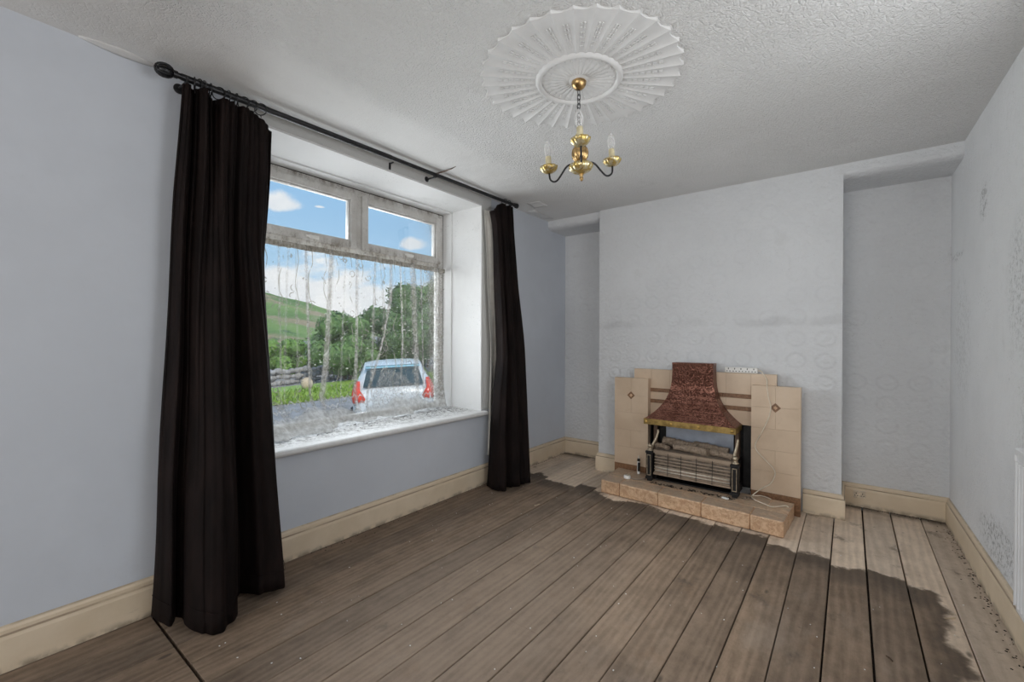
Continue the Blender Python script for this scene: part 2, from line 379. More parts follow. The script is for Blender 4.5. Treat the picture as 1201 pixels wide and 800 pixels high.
# ------------------------------------------------------------------ mesh helpers
class B:
    def __init__(s): s.v = []; s.f = []
    def add(s, vs, fs):
        o = len(s.v); s.v += [tuple(v) for v in vs]; s.f += [tuple(i+o for i in f) for f in fs]; return s
    def box(s, x0, x1, y0, y1, z0, z1, M=None):
        vs = [(x, y, z) for x in (x0, x1) for y in (y0, y1) for z in (z0, z1)]
        if M is not None: vs = [M @ Vector(v) for v in vs]
        return s.add(vs, [(0,1,3,2),(4,6,7,5),(0,4,5,1),(2,3,7,6),(0,2,6,4),(1,5,7,3)])
    def prism(s, poly, a, b, axis='y'):
        # poly: list of 2-D points, extruded from a to b along axis
        n = len(poly)
        def P(p, t):
            return {'y': (p[0], t, p[1]), 'x': (t, p[0], p[1]), 'z': (p[0], p[1], t)}[axis]
        vs = [P(p, a) for p in poly]+[P(p, b) for p in poly]
        fs = [tuple(range(n))[::-1], tuple(range(n, 2*n))]+[(i, (i+1) % n, n+(i+1) % n, n+i) for i in range(n)]
        return s.add(vs, fs)
    def lathe(s, prof, c=(0,0,0), n=24, M=None, cap=True):
        vs = []; fs = []
        for r, z in prof:
            for k in range(n):
                a = 2*PI*k/n; p = Vector((r*math.cos(a), r*math.sin(a), z))
                if M is not None: p = M @ p
                vs.append(p+Vector(c))
        for i in range(len(prof)-1):
            for k in range(n):
                fs.append((i*n+k, i*n+(k+1) % n, (i+1)*n+(k+1) % n, (i+1)*n+k))
        if cap:
            fs.append(tuple(range(n))[::-1]); fs.append(tuple((len(prof)-1)*n+k for k in range(n)))
        return s.add(vs, fs)
    def tube(s, pts, r, n=10, closed=False, cap=True):
        pts = [Vector(p) for p in pts]; m = len(pts); vs = []; fs = []
        rr = r if hasattr(r, '__len__') else [r]*m
        up = None
        for i in range(m):
            a = pts[(i-1) % m] if (closed or i > 0) else pts[i]
            b = pts[(i+1) % m] if (closed or i < m-1) else pts[i]
            t = (b-a).normalized()
            if up is None:
                up = Vector((0,0,1)) if abs(t.z) < .9 else Vector((1,0,0))
            u = (up-t*up.dot(t)).normalized(); w = t.cross(u); up = u
            for k in range(n):
                q = 2*PI*k/n; vs.append(pts[i]+(u*math.cos(q)+w*math.sin(q))*rr[i])
        for i in range(m if closed else m-1):
            j = (i+1) % m
            for k in range(n): fs.append((i*n+k, i*n+(k+1) % n, j*n+(k+1) % n, j*n+k))
        if cap and not closed:
            fs.append(tuple(range(n))[::-1]); fs.append(tuple((m-1)*n+k for k in range(n)))
        return s.add(vs, fs)
    def grid(s, P):      # P[row][col]
        R, C = len(P), len(P[0]); o = [p for r in P for p in r]
        return s.add(o, [(i*C+j, i*C+j+1, (i+1)*C+j+1, (i+1)*C+j) for i in range(R-1) for j in range(C-1)])
    def sphere(s, c, r, n=14, m=9, sq=(1,1,1)):
        prof = [(max(1e-4, math.sin(PI*i/m))*1.0, -math.cos(PI*i/m)) for i in range(m+1)]
        M = Matrix.Diagonal((r*sq[0], r*sq[1], r*sq[2]))
        return s.lathe(prof, c, n, M)
    def obj(s, name, mat, parent=None, bevel=0, smooth=False, solid=0, sub=0, origin=None, fixn=True):
        me = bpy.data.meshes.new(name)
        off = Vector(origin) if origin else Vector((0,0,0))
        me.from_pydata([tuple(Vector(v)-off) for v in s.v], [], s.f); me.update()
        if fixn:
            bm = bmesh.new(); bm.from_mesh(me); bmesh.ops.recalc_face_normals(bm, faces=bm.faces[:]); bm.to_mesh(me); bm.free()
        me.materials.append(MT[mat] if isinstance(mat, str) else mat)
        o = bpy.data.objects.new(name, me); COL.objects.link(o); o.location = off
        if parent is not None:
            o.parent = parent; o.location = off-WLOC.get(parent.name, Vector((0,0,0)))
        WLOC[o.name] = off
        if smooth:
            for p in me.polygons: p.use_smooth = True
            if smooth == 'angle':
                try: me.set_sharp_from_angle(angle=math.radians(38))
                except Exception: pass
        if solid:
            md = o.modifiers.new('solid', 'SOLIDIFY'); md.thickness = solid; md.offset = 0
        if sub:
            md = o.modifiers.new('sub', 'SUBSURF'); md.levels = sub; md.render_levels = sub
        if bevel:
            md = o.modifiers.new('bev', 'BEVEL'); md.width = bevel; md.segments = 2; md.limit_method = 'ANGLE'; md.angle_limit = math.radians(40)
        return o
WLOC = {}
def tag(o, label, cat, group=None, kind=None):
    o['label'] = label; o['category'] = cat
    if group: o['group'] = group
    if kind: o['kind'] = kind
    return o
def thing(name, label, cat, loc, group=None):
    o = bpy.data.objects.new(name, None); COL.objects.link(o); o.location = loc; o.empty_display_size = .05
    WLOC[o.name] = Vector(loc); return tag(o, label, cat, group)
def struct(o): o['kind'] = 'structure'; return o
def catmull(pts, n):
    pts = [np.array(p, float) for p in pts]; P = [2*pts[0]-pts[1]]+pts+[2*pts[-1]-pts[-2]]
    seg = len(pts)-1; out = []
    for k in range(n):
        t = k/(n-1)*seg; i = min(int(t), seg-1); u = t-i; a, b, c, d = P[i:i+4]
        out.append(.5*((2*b)+(-a+c)*u+(2*a-5*b+4*c-d)*u*u+(-a+3*b-3*c+d)*u**3))
    return out
def ip(z, tab):      # piecewise linear interpolation
    xs = [t[0] for t in tab]; ys = [t[1] for t in tab]
    return float(np.interp(z, xs, ys))

# ------------------------------------------------------------------ room shell
b = B()
X0 = .023
ks = range(-1, 20)
for k in ks:
    xa, xb = X0+.155*k, X0+.155*(k+1)
    xa = max(xa, -.02); xb = min(xb, 3.06)
    if xb-xa < .02: continue
    gap = .0022 if k not in (15, 16) else .0042
    if k in (3, 9, 12): gap = .0032
    segs = [(YR-.02, YA+.02)]
    if k <= 3: segs = [(YR-.02, .553), (.565, YA+.02)]        # cross joint in front of the left curtain
    if k == 1: segs = [(YR-.02, .553), (.565, 2.96), (2.963, YA+.02)]
    if k == 2: segs = [(YR-.02, .553), (.565, 3.30), (3.303, YA+.02)]
    if k == 8: segs = [(YR-.02, 1.49), (1.492, YA+.02)]
    for (ya, yb) in segs:
        dz = random.uniform(-.002, .0); e = .0022
        cup = random.uniform(.0, .0012)
        poly = [(xa+gap, -.03), (xb-gap, -.03), (xb-gap, dz-e), (xb-gap-e, dz), ((xa+xb)/2, dz-cup), (xa+gap+e, dz), (xa+gap, dz-e)]
        b.prism(poly, ya, yb, 'y')
struct(b.obj('floor', 'floor'))
struct(B().box(-.1, 3.1, YR-.1, YA+.1, -.12, -.028).obj('floor_joist_bed', 'dirt'))
struct(B().box(-.55, 3.25, YR-.2, YA+.2, H, H+.15).obj('ceiling', 'ceiling'))
WY0, WY1, WZ0, WZ1 = 1.0, 2.737, .578, 2.325
b = B()
for (y0, y1, z0, z1) in ((YR-.2, WY0, -.1, H), (WY1, YA+.2, -.1, H), (WY0, WY1, -.1, WZ0), (WY0, WY1, WZ1, H)):
    b.box(-.52, 0, y0, y1, z0, z1)
struct(b.obj('wall_left', 'blue'))
QY0, QY1, QZ0, QZ1 = .95, 2.08, 1.02, 2.15      # added window above the radiator, out of view, made for a fill lamp
b = B()
for (y0, y1, z0, z1) in ((YR-.2, QY0, -.1, H), (QY1, YA+.2, -.1, H), (QY0, QY1, -.1, QZ0), (QY0, QY1, QZ1, H)):
    b.add([(rwx(y), y, z) if i == 0 else (3.25, y, z) for i in (0, 1) for y in (y0, y1) for z in (z0, z1)],
          [(0,1,3,2),(4,6,7,5),(0,4,5,1),(2,3,7,6),(0,2,6,4),(1,5,7,3)])
struct(b.obj('wall_right', 'right'))
# far wall with chimney breast and lowered alcove heads in one profile
b = B().box(-.02, 3.15, YA, YA+.2, -.1, H).box(BL, BR, YB, YA+.05, -.1, H)
for (xa, xb, rise) in ((-.005, BL+.01, 0), (BR-.01, rwx(YA)+.02, -.006)):
    prof = [(YB-.001 if xa > 1 else YB+.03, H), (YB-.001 if xa > 1 else YB+.03, 2.352+rise)]
    for i in range(1, 7):
        a = i/6*PI/2; prof.append((prof[1][0]+.075*(1-math.cos(a)), 2.352+rise-.038*math.sin(a)))
    prof += [(YA+.02, 2.311+rise), (YA+.02, H)]
    b.prism(prof, xa, xb, 'x')
struct(b.obj('wall_back', 'paper', smooth=False))
# rear wall (behind the viewer) with an invented window to carry a fill lamp
RX0, RX1, RZ0, RZ1 = .45, 2.65, .70, 2.20
b = B()
for (x0, x1, z0, z1) in ((-.02, RX0, -.1, H), (RX1, 3.2, -.1, H), (RX0, RX1, -.1, RZ0), (RX0, RX1, RZ1, H)):
    b.box(x0, x1, YR-.25, YR, z0, z1)
struct(b.obj('wall_rear', 'right'))
w2 = B()
for (x0, x1, z0, z1) in ((RX0, RX0+.06, RZ0, RZ1), (RX1-.06, RX1, RZ0, RZ1), (RX0+.06, RX1-.06, RZ0, RZ0+.06), (RX0+.06, RX1-.06, RZ1-.06, RZ1), (1.52, 1.58, RZ0+.06, RZ1-.06)):
    w2.box(x0, x1, YR-.2, YR-.14, z0, z1)
w2o = struct(w2.obj('rear_fill_window', 'upvc', bevel=.004))
B().box(RX0+.05, RX1-.05, YR-.175, YR-.17, RZ0+.05, RZ1-.05).obj('pane', 'glass', w2o)

w3 = B()
for (y0, y1, z0, z1) in ((QY0, QY0+.05, QZ0, QZ1), (QY1-.05, QY1, QZ0, QZ1), (QY0+.05, QY1-.05, QZ0, QZ0+.05), (QY0+.05, QY1-.05, QZ1-.05, QZ1)):
    w3.box(3.12, 3.17, y0, y1, z0, z1)
w3o = struct(w3.obj('right_fill_window', 'upvc', bevel=.004))  # invented opening, there only to let fill light in
B().box(3.145, 3.15, QY0+.04, QY1-.04, QZ0+.04, QZ1-.04).obj('pane', 'glass', w3o)
# baseboards
BBP = [(0, 0), (.020, 0), (.020, .118), (.0175, .128), (.0175, .133), (.013, .137), (.013, .150), (.0085, .158), (.0, .164)]
def baseboard(name, p, q, m0=0, m1=0):
    p = Vector((*p, 0)); q = Vector((*q, 0)); d = (q-p).normalized(); nrm = Vector((d.y, -d.x, 0))  # room side on the right of p->q
    vs = [p+nrm*t+d*(m0*t)+Vector((0,0,z)) for t, z in BBP]+[q+nrm*t-d*(m1*t)+Vector((0,0,z)) for t, z in BBP]
    n = len(BBP); fs = [tuple(range(n)), tuple(range(n, 2*n))[::-1]]+[(i, (i+1) % n, n+(i+1) % n, n+i) for i in range(n)]
    return struct(B().add(vs, fs).obj(name, 'cream'))
e = .001
baseboard('baseboard_left', (e, YR), (e, YA-e), 0, 1)
baseboard('baseboard_alcove_left', (e, YA-e), (BL, YA-e), 1, 0)
baseboard('baseboard_breast_side_left', (BL-e, YA), (BL-e, YB), 0, -1)
baseboard('baseboard_breast_left', (BL-e, YB-e), (.80, YB-e), -1, 0)
baseboard('baseboard_breast_right', (2.17, YB-e), (BR+e, YB-e), 0, -1)
baseboard('baseboard_breast_side_right', (BR+e, YB), (BR+e, YA), -1, 0)
baseboard('baseboard_alcove_right', (BR, YA-e), (rwx(YA)-e, YA-e), 0, 1)
baseboard('baseboard_right', (rwx(YA)-e, YA-e), (rwx(YR)-e, YR), 1, 0)

# ------------------------------------------------------------------ window
t = .012
b = B()
b.box(-.335, .006, WY1-t, WY1+.0, .61, WZ1)            # right reveal lining
b.box(-.335, .006, WY0, WY0+t, .61, WZ1)
b.box(-.335, .006, WY0, WY1, WZ1-t, WZ1)               # soffit lining
struct(b.obj('trim_1', 'white', bevel=.002))
b = B()                                               # deeper step of the reveal next to the frame
b.box(-.45, -.335, WY1-.022, WY1, .61, WZ1); b.box(-.45, -.335, WY0, WY0+.022, .61, WZ1); b.box(-.45, -.335, WY0, WY1, WZ1-.022, WZ1)
struct(b.obj('trim_2', 'white', bevel=.002))
b = B()                                               # flat white band beside and above the opening, its shade painted in as grey
b.box(0, .007, WY1, WY1+.115, .62, H-.001); b.box(0, .007, WY0-.1, WY1, WZ1, H-.001); b.box(0, .007, WY0-.1, WY0, .62, WZ1)
struct(b.obj('trim_3', 'lintel', bevel=.003))
FX0, FX1 = -.50, -.44
FY0, FY1, FZ0, FZ1 = WY0+.024, WY1-.024, .60, WZ1-.024
win = B()
mu0, mu1, tr0, tr1 = 1.838, 1.900, 1.815, 1.875
fw = .052
for (y0, y1, z0, z1) in ((FY0, FY0+fw, FZ0, FZ1), (FY1-fw, FY1, FZ0, FZ1), (FY0+fw, FY1-fw, FZ1-fw, FZ1), (FY0+fw, FY1-fw, FZ0, FZ0+fw),
                         (FY0+fw, FY1-fw, tr0, tr1), (mu0, mu1, tr1, FZ1-fw)):
    win.box(FX0, FX1, y0, y1, z0, z1)
wo = struct(win.obj('window_1', 'upvc', bevel=.005))
def sash(y0, y1, z0, z1, hy):
    s = B(); w = .050; x0, x1 = -.485, -.425
    for (a, b_, c, d) in ((y0, y0+w, z0, z1), (y1-w, y1, z0, z1), (y0+w, y1-w, z0, z0+w), (y0+w, y1-w, z1-w, z1)):
        s.box(x0, x1, a, b_, c, d)
    # beading
    for (a, b_, c, d) in ((y0+w, y0+w+.012, z0+w, z1-w), (y1-w-.012, y1-w, z0+w, z1-w), (y0+w, y1-w, z0+w, z0+w+.01), (y0+w, y1-w, z1-w-.01, z1-w)):
        s.box(x0+.01, x1-.012, a, b_, c, d)
    so = s.obj('sash', 'upvc', wo, bevel=.004)
    B().box(-.462, -.456, y0+w-.005, y1-w+.005, z0+w-.005, z1-w+.005).obj('pane', 'glass', so)
    h = B(); h.box(x1, x1+.012, hy-.035, hy+.035, z0+.012, z0+.036); h.box(x1+.012, x1+.022, hy-.06, hy+.03, z0+.018, z0+.030)
    h.obj('handle', 'plastic', so, bevel=.003)
sash(FY0+fw-.012, mu0+.010, tr1-.012, FZ1-fw+.012, 1.52)
sash(mu1-.010, FY1-fw+.012, tr1-.012, FZ1-fw+.012, 2.33)
B().box(-.475, -.468, FY0+fw-.006, FY1-fw+.006, FZ0+fw-.006, tr0+.006).obj('pane', 'glass', wo)
# sill board with rounded nose
nose = [(-.44, .580), (.05, .580), (.062, .586), (.066, .597), (.062, .609), (.05, .615), (-.44, .619)]
b = B(); b.prism(nose, WY0-.06, WY1+.02, 'y')
b.obj('window_sill', 'sill', wo, bevel=.002)
# black mould line / gap around frame; top strip also paints the shadow there
b = B(); b.box(-.447, -.4405, FY1, WY1-.0205, .62, FZ1+.002); b.box(-.447, -.4405, FY0, FY1, FZ1-.008, FZ1+.002)
b.obj('mould_shadow_joint', 'dirt', wo)

# ------------------------------------------------------------------ net curtain
folds = [  # (half width, strength, [(z, y), ...])
 (.010, .9, [(.6, 1.492), (.745, 1.489), (1.19, 1.477), (1.80, 1.459)]),
 (.020, .95, [(.56, 1.543), (.80, 1.565), (1.02, 1.59), (1.31, 1.608), (1.80, 1.640)]),
 (.015, .8, [(.6, 1.80), (.83, 1.81), (1.19, 1.823), (1.8, 1.835)]),
 (.010, .6, [(.6, 1.95), (1.445, 1.965), (1.8, 1.979)]),
 (.012, .9, [(.608, 1.845), (.846, 1.937), (1.064, 2.003), (1.257, 2.072), (1.52, 2.126), (1.8, 2.125)]),
 (.012, .75, [(.6, 2.21), (.92, 2.218), (1.19, 2.234), (1.8, 2.213)]),
 (.024, .85, [(.6, 2.392), (.70, 2.392), (1.19, 2.372), (1.8, 2.335)]),
 (.010, .7, [(.6, 2.45), (1.47, 2.435), (1.8, 2.424)]),
 (.006, .5, [(.6, 1.300), (1.19, 1.297), (1.8, 1.281)]),
 (.006, .45, [(.6, 1.32), (1.566, 1.328), (1.8, 1.338)]),
 (.006, .45, [(.6, 1.70), (1.8, 1.735)]), (.006, .45, [(.6, 2.28), (1.8, 2.265)]), (.006, .4, [(.6, 1.40), (1.8, 1.385)]), (.006, .5, [(.6, 2.10), (.9, 2.10), (1.8, 2.03)]),
 (.030, .75, [(.54, 1.362), (.77, 1.282), (.80, 1.27), (.86, 1.1), (1.8, .9)]),
 (.085, .95, [(.6, 2.62), (.67, 2.625), (1.19, 2.613), (1.8, 2.582)]),
]
C_, R_ = 260, 90
bot = [(1.0, .625), (1.222, .622), (1.36, .622), (1.455, .624), (1.59, .622), (1.609, .645), (1.685, .648), (1.784, .624), (1.93, .624), (1.945, .65), (2.005, .623), (2.19, .622), (2.32, .630), (2.456, .636), (2.65, .628), (2.7, .63)]
P = []; D = []; HM = []
for i in range(R_):
    v = i/(R_-1); row = []
    for j in range(C_):
        y = 1.03+(2.695-1.03)*j/(C_-1)
        zb = ip(y, bot)+.0015; z = zb+(1.822-zb)*v**1.15
        d = 0; dx = 0
        for hw, st, path in folds:
            c = ip(z, path); g = math.exp(-((y-c)/hw)**4)
            d = max(d, st*g); dx += .010*st*math.exp(-((y-c)/(hw*1.3))**2)*math.cos((y-c)/hw*4)
        low = max(0, 1-(z-.62)/.22)
        puff = low**1.6*(ip(y, [(1.0, .27), (1.45, .23), (1.6, .16), (1.7, .13), (1.93, .09), (2.1, .12), (2.4, .06), (2.7, .03)])+.030*math.sin(y*17+1.3)+.016*math.sin(y*43))+.010*math.sin(y*31+z*2.0)
        hemh = .10+.028*math.sin(y*9.0+.5)+.012*math.sin(y*27)
        h = 1/(1+math.exp((z-(.622+hemh))/.007))
        yl, yr = ip(z, [(.6, 1.90), (.70, 1.93), (.85, 1.985), (.97, 2.03), (1.0, 2.06)]), ip(z, [(.6, 2.42), (.8, 2.40), (.92, 2.25), (1.0, 2.06)])
        if yl < y < yr: d = max(d, .52)      # gathered tent of net
        row.append((-.395+dx+puff, y, z)); D.append(d); HM.append(h)
    P.append(row)
lace = B().grid(P).obj('net_curtain', 'lace', smooth=True, fixn=False)
for nm, arr in (('dense', D), ('hem', HM)):
    a = lace.data.attributes.new(nm, 'FLOAT', 'POINT'); a.data.foreach_set('value', np.array(arr, 'f'))
hd = B(); P2 = []
for z in (1.786, 1.797, 1.808, 1.822):
    P2.append([(-.404+.003*math.sin(y*140)+.002*math.sin(y*57), y, z+.0015*math.sin(y*33)*(z < 1.79)) for y in np.linspace(1.03, 2.70, 240)])
hd.grid(P2).obj('header_tape', 'tape', lace, smooth=True, solid=.002, fixn=False)
tag(lace, 'grubby white lace net curtain trailing on the dirty window sill', 'net curtain')

# ------------------------------------------------------------------ curtain pole, rings, curtains
PX = .100
def polez(y): return ip(y, [(.55, 2.352), (3.1, 2.380)])
cp = thing('curtain_pole', 'black metal curtain pole with ball ends above the window', 'curtain pole', (PX, 1.85, 2.366))
B().tube([(PX, .625, polez(.625)), (PX, 1.3, polez(1.3)), (PX, 2.1, polez(2.1)), (PX, 3.045, polez(3.045))], .0125, 14).obj('pole', 'black_metal', cp, smooth='angle')
B().tube([(PX, .64, polez(.64)+.0), (PX, 1.75, polez(1.75))], .0145, 14).obj('outer_sleeve', 'black_metal', cp, smooth='angle')
def finial(y, s, r):
    f = B(); z = polez(y)
    for k in range(8):         # wire cage ball around a solid core
        a0 = k*PI/4
        f.tube([(PX+r*math.sin(q)*math.cos(a0), y+s*(r*1.15-r*1.15*math.cos(q)), z+r*math.sin(q)*math.sin(a0)) for q in np.linspace(.05, PI-.05, 9)], .0032, 6)
    f.sphere((PX, y+s*r*1.1, z), r*.86, 14, 9, (1, 1.15, 1))
    f.tube([(PX, y-s*.012, z), (PX, y+s*.004, z)], .016, 12)
    f.obj('finial', 'black_metal', cp, smooth='angle')
finial(.615, -1, .029); finial(3.055, 1, .020)
for y in (.66, 2.13, 3.0):
    q = B(); z = polez(y)
    q.lathe([(.022, 0), (.022, .006), (.012, .010)], (.0, y, z-.012), 14, Matrix.Rotation(PI/2, 3, 'Y'))
    q.tube([(.004, y, z-.012), (PX-.02, y, z-.016), (PX, y, z-.018)], .006, 8)
    q.tube([(PX+.019*math.cos(a), y, z+.019*math.sin(a)) for a in np.linspace(-PI*1.05, .1, 12)], .0045, 8)
    q.obj('bracket', 'black_metal', cp, smooth='angle')
ordn = ['first', 'second', 'third', 'fourth', 'fifth', 'sixth', 'seventh', 'eighth', 'ninth', 'tenth']
ring_y = [.690, .706, .724, .752, .785, .822, .858, .890, .930, .968]
for k, y in enumerate(ring_y):
    z = polez(y)-.0108; rr = .0285; tw = (-.25, .2, .1, -.15, .75, .1, -.1, .6, .5, .75)[k]
    pts = [(PX+rr*math.cos(a)*math.cos(tw), y+rr*math.cos(a)*math.sin(tw), z+rr*math.sin(a)) for a in np.linspace(0, 2*PI, 25)[:-1]]
    f = B().tube(pts, .0026, 8, True)
    f.tube([(PX, y, z-rr-.001), (PX, y+.002, z-rr-.010)], .0022, 6)
    r = f.obj('curtain_ring', 'black_metal', smooth=True)
    tag(r, f'black curtain ring over the left curtain, {ordn[k]} along from the left end of the pole', 'curtain ring', 'rings over the left curtain')
for k, y in enumerate([2.905, 2.962]):
    z = polez(y)-.0108; rr = .0285
    pts = [(PX+rr*math.cos(a), y+.006*math.sin(a), z+rr*math.sin(a)) for a in np.linspace(0, 2*PI, 25)[:-1]]
    f = B().tube(pts, .0026, 8, True); f.tube([(PX, y, z-rr-.001), (PX, y+.002, z-rr-.012)], .0022, 6)
    tag(f.obj('curtain_ring', 'black_metal', smooth=True), ('black curtain ring over the right curtain, nearer the middle of the pole', 'black curtain ring over the right curtain, nearer the corner of the room')[k], 'curtain ring', 'rings over the right curtain')

def curtain(botpts, toppts, tabz, topz, edge_tab=None, n=170, rows=46, botz=.006, wr=.009, bell=1.0):
    Bp = catmull(botpts, n); Tp = catmull(toppts, n); P = []
    for i in range(rows):
        v = i/(rows-1); row = []
        for j in range(n):
            s = j/(n-1); zt = ip(s, topz); zb = ip(s, botz) if not isinstance(botz, float) else botz
            z = zb+(zt-zb)*v
            w = ip(v, tabz)            # 0 = bottom plan, 1 = top plan
            p = Bp[j]*(1-w)+Tp[j]*w
            x = p[0]+wr*math.sin(s*61+v*2.2)*(1-.35*v)+wr*.5*math.sin(s*127+v*1.1)+.006*math.sin(s*23+v*7)
            y = p[1]+.003*math.sin(v*14+s*9)
            if edge_tab:
                y += ip(v, edge_tab[0])*(1-s)**2+ip(v, edge_tab[1])*s**2
            row.append((x, y, z))
        P.append(row)
    return P
# left curtain
botp = [(.075, .545), (.14, .552), (.205, .570), (.17, .600), (.175, .622), (.255, .618), (.335, .642), (.385, .668), (.388, .715), (.335, .770), (.235, .800), (.175, .822), (.215, .850), (.285, .885), (.315, .940), (.275, .985), (.13, 1.02), (.06, 1.035)]
topp = [(.100, .640), (.125, .655), (.105, .672), (.085, .690), (.115, .706), (.135, .725), (.095, .748), (.085, .765), (.125, .782), (.140, .800), (.120, .830), (.105, .855), (.125, .880), (.130, .905), (.110, .930), (.120, .960), (.125, .990), (.12, 1.014)]
P = curtain(botp, topp, [(0, 0), (.25, .20), (.55, .52), (.85, .88), (1, 1)],
            [(0, 2.318), (.15, 2.325), (.36, 2.325), (.42, 2.308), (.46, 2.306), (.52, 2.312), (.60, 2.318), (.75, 2.316), (.86, 2.300), (1, 2.245)],
            [[(0, 0), (.3, .0), (.8, -.005), (1, 0)], [(0, .02), (.27, .0), (.5, -.02), (.72, -.04), (.9, -.01), (1, 0)]], botz=[(0, .028), (.3, .012), (.45, .004), (.6, .008), (.75, .03), (1, .045)])
cl = thing('curtain', 'long dark brown velvet curtain with gathered folds left of the window', 'curtain', (.15, .80, 0))
B().grid(P).obj('drape', 'velvet', cl, smooth=True, solid=.005, fixn=False)
n = len(P[0]); hs = B().grid([[ (p[0]+.0045, p[1], z) for p, z in zip(P[0], [q[2]+dz for q in P[0]])] for dz in (.085, .0885)])
hs.obj('hem_stitching', 'velvet', cl, smooth=True, solid=.001, fixn=False)
L = [[(p[0]-.012, p[1]+.001, p[2]) for p in row[30:-6]] for row in P[2:-2]]
B().grid(L).obj('lining', 'lining', cl, smooth=True, solid=.002, fixn=False)
# right curtain: narrower, twisted towards the corner
botp = [(.085, 2.715), (.16, 2.685), (.235, 2.680), (.275, 2.715), (.235, 2.765), (.205, 2.80), (.255, 2.825), (.285, 2.875), (.265, 2.92), (.30, 2.965), (.31, 3.0), (.24, 3.06), (.12, 3.09), (.075, 3.07)]
topp = [(.085, 2.735), (.13, 2.725), (.165, 2.735), (.150, 2.765), (.125, 2.785), (.150, 2.81), (.165, 2.84), (.140, 2.865), (.120, 2.89), (.145, 2.915), (.150, 2.945), (.125, 2.975), (.105, 2.99), (.090, 2.98)]
P = curtain(botp, topp, [(0, 0), (.3, .30), (.6, .62), (.9, .95), (1, 1)], [(0, 2.250), (.10, 2.248), (.2, 2.285), (.4, 2.325), (.75, 2.335), (1, 2.325)],
            [[(0, 0), (.2, .02), (.34, .055), (.47, .10), (.6, .085), (.85, .05), (.95, .025), (1, -.015)], [(0, 0), (.3, .05), (.5, .065), (.8, .035), (1, 0)]], n=140, botz=[(0, .01), (.5, .006), (1, .02)])
cr = thing('curtain', 'narrow dark brown velvet curtain hanging between the window and the room corner', 'curtain', (.15, 2.88, 0))
B().grid(P).obj('drape', 'velvet', cr, smooth=True, solid=.005, fixn=False)
L = []
for i in range(24):
    v = i/23; z = .25+(2.27-.25)*v
    yl = ip(v, [(0, 2.755), (.2, 2.765), (.45, 2.778), (.7, 2.742), (.85, 2.736), (1, 2.712)])
    L.append([(.055+.012*math.sin(k*.9+v*4), yl+k*.016, z) for k in range(12)])
B().grid(L).obj('lining', 'lining', cr, smooth=True, solid=.002, fixn=False)

o = B().box(.0075, .016, 1.801, 1.813, 2.328, 2.372); o.box(.016, .050, 1.804, 1.810, 2.362, 2.370)
tag(o.obj('wall_hook', 'black_metal', bevel=.001), 'small dark metal hook on the lintel, left of the middle pole bracket', 'hook')
# ------------------------------------------------------------------ ceiling rose
RC = (1.44, 1.772)
rose = thing('ceiling_rose', 'large round white plaster ceiling rose with fluted fan edge', 'ceiling rose', (*RC, H))
NF = 34; rows = []; TH = NF*16
for (q) in np.linspace(0, 1, 15):
    row = []
    for k in range(TH+1):
        a = 2*PI*k/TH; ph = (k % 16)/16; sc_ = abs(math.sin(PI*ph))       # 0 on ridges
        ro = .448-.019*sc_**.8
        r = .192+(ro-.192)*q
        amp = .004+.0045*q
        h = .006+amp*(1-sc_**.7)+.003*(1-q)
        row.append((RC[0]+r*math.cos(a), RC[1]+r*math.sin(a), H-h))
    rows.append(row)
rows.append([(p[0], p[1], H+.001) for p in rows[-1]])
fl = B().grid(rows)
for k in range(NF):          # husks down the middle of each flute
    a = 2*PI*(k+.5)/NF
    for m in range(6):
        r = .228+.026*m; w = .0042+.0011*m*.4
        for s in (-1, 1):
            M = Matrix.Translation((RC[0]+r*math.cos(a)-s*w*math.sin(a), RC[1]+r*math.sin(a)+s*w*math.cos(a), H-.0075)) @ Matrix.Rotation(a, 4, 'Z')
            fl.box(-.0085, .0085, -.0026, .0026, -.0035, .004, M)
fl.obj('fluted_fan', 'plaster', rose, smooth='angle', fixn=True)
b = B()
prof = [(.168, -.001), (.168, .012), (.174, .020), (.182, .024), (.190, .020), (.197, .010), (.199, -.001)]
b.lathe([(r, -z) for r, z in prof], (*RC, H), 72, cap=False)
b.obj('ring_moulding', 'plaster', rose, smooth=True)
b = B(); rows = []
for q in np.linspace(0, 1, 12):
    row = []
    for k in range(241):
        a = 2*PI*k/240; r = .045+.125*q
        h = .009+.0035*abs(math.sin(a*15))*(1-q*.3)+.003*math.sin(q*PI*3)**2
        row.append((RC[0]+r*math.cos(a), RC[1]+r*math.sin(a), H-h))
    rows.append(row)
b.grid(rows)
for k in range(44):
    a = 2*PI*k/44
    b.sphere((RC[0]+.157*math.cos(a), RC[1]+.157*math.sin(a), H-.010), .005, 8, 5)
    if k % 2: b.sphere((RC[0]+.140*math.cos(a), RC[1]+.140*math.sin(a), H-.011), .0045, 8, 5)
b.obj('inner_disc', 'plaster', rose, smooth=True)
B().lathe([(.0, -.016), (.030, -.016), (.044, -.013), (.052, -.006), (.054, .0)], (*RC, H), 40, cap=False).obj('centre_boss', 'plaster', rose, smooth=True)

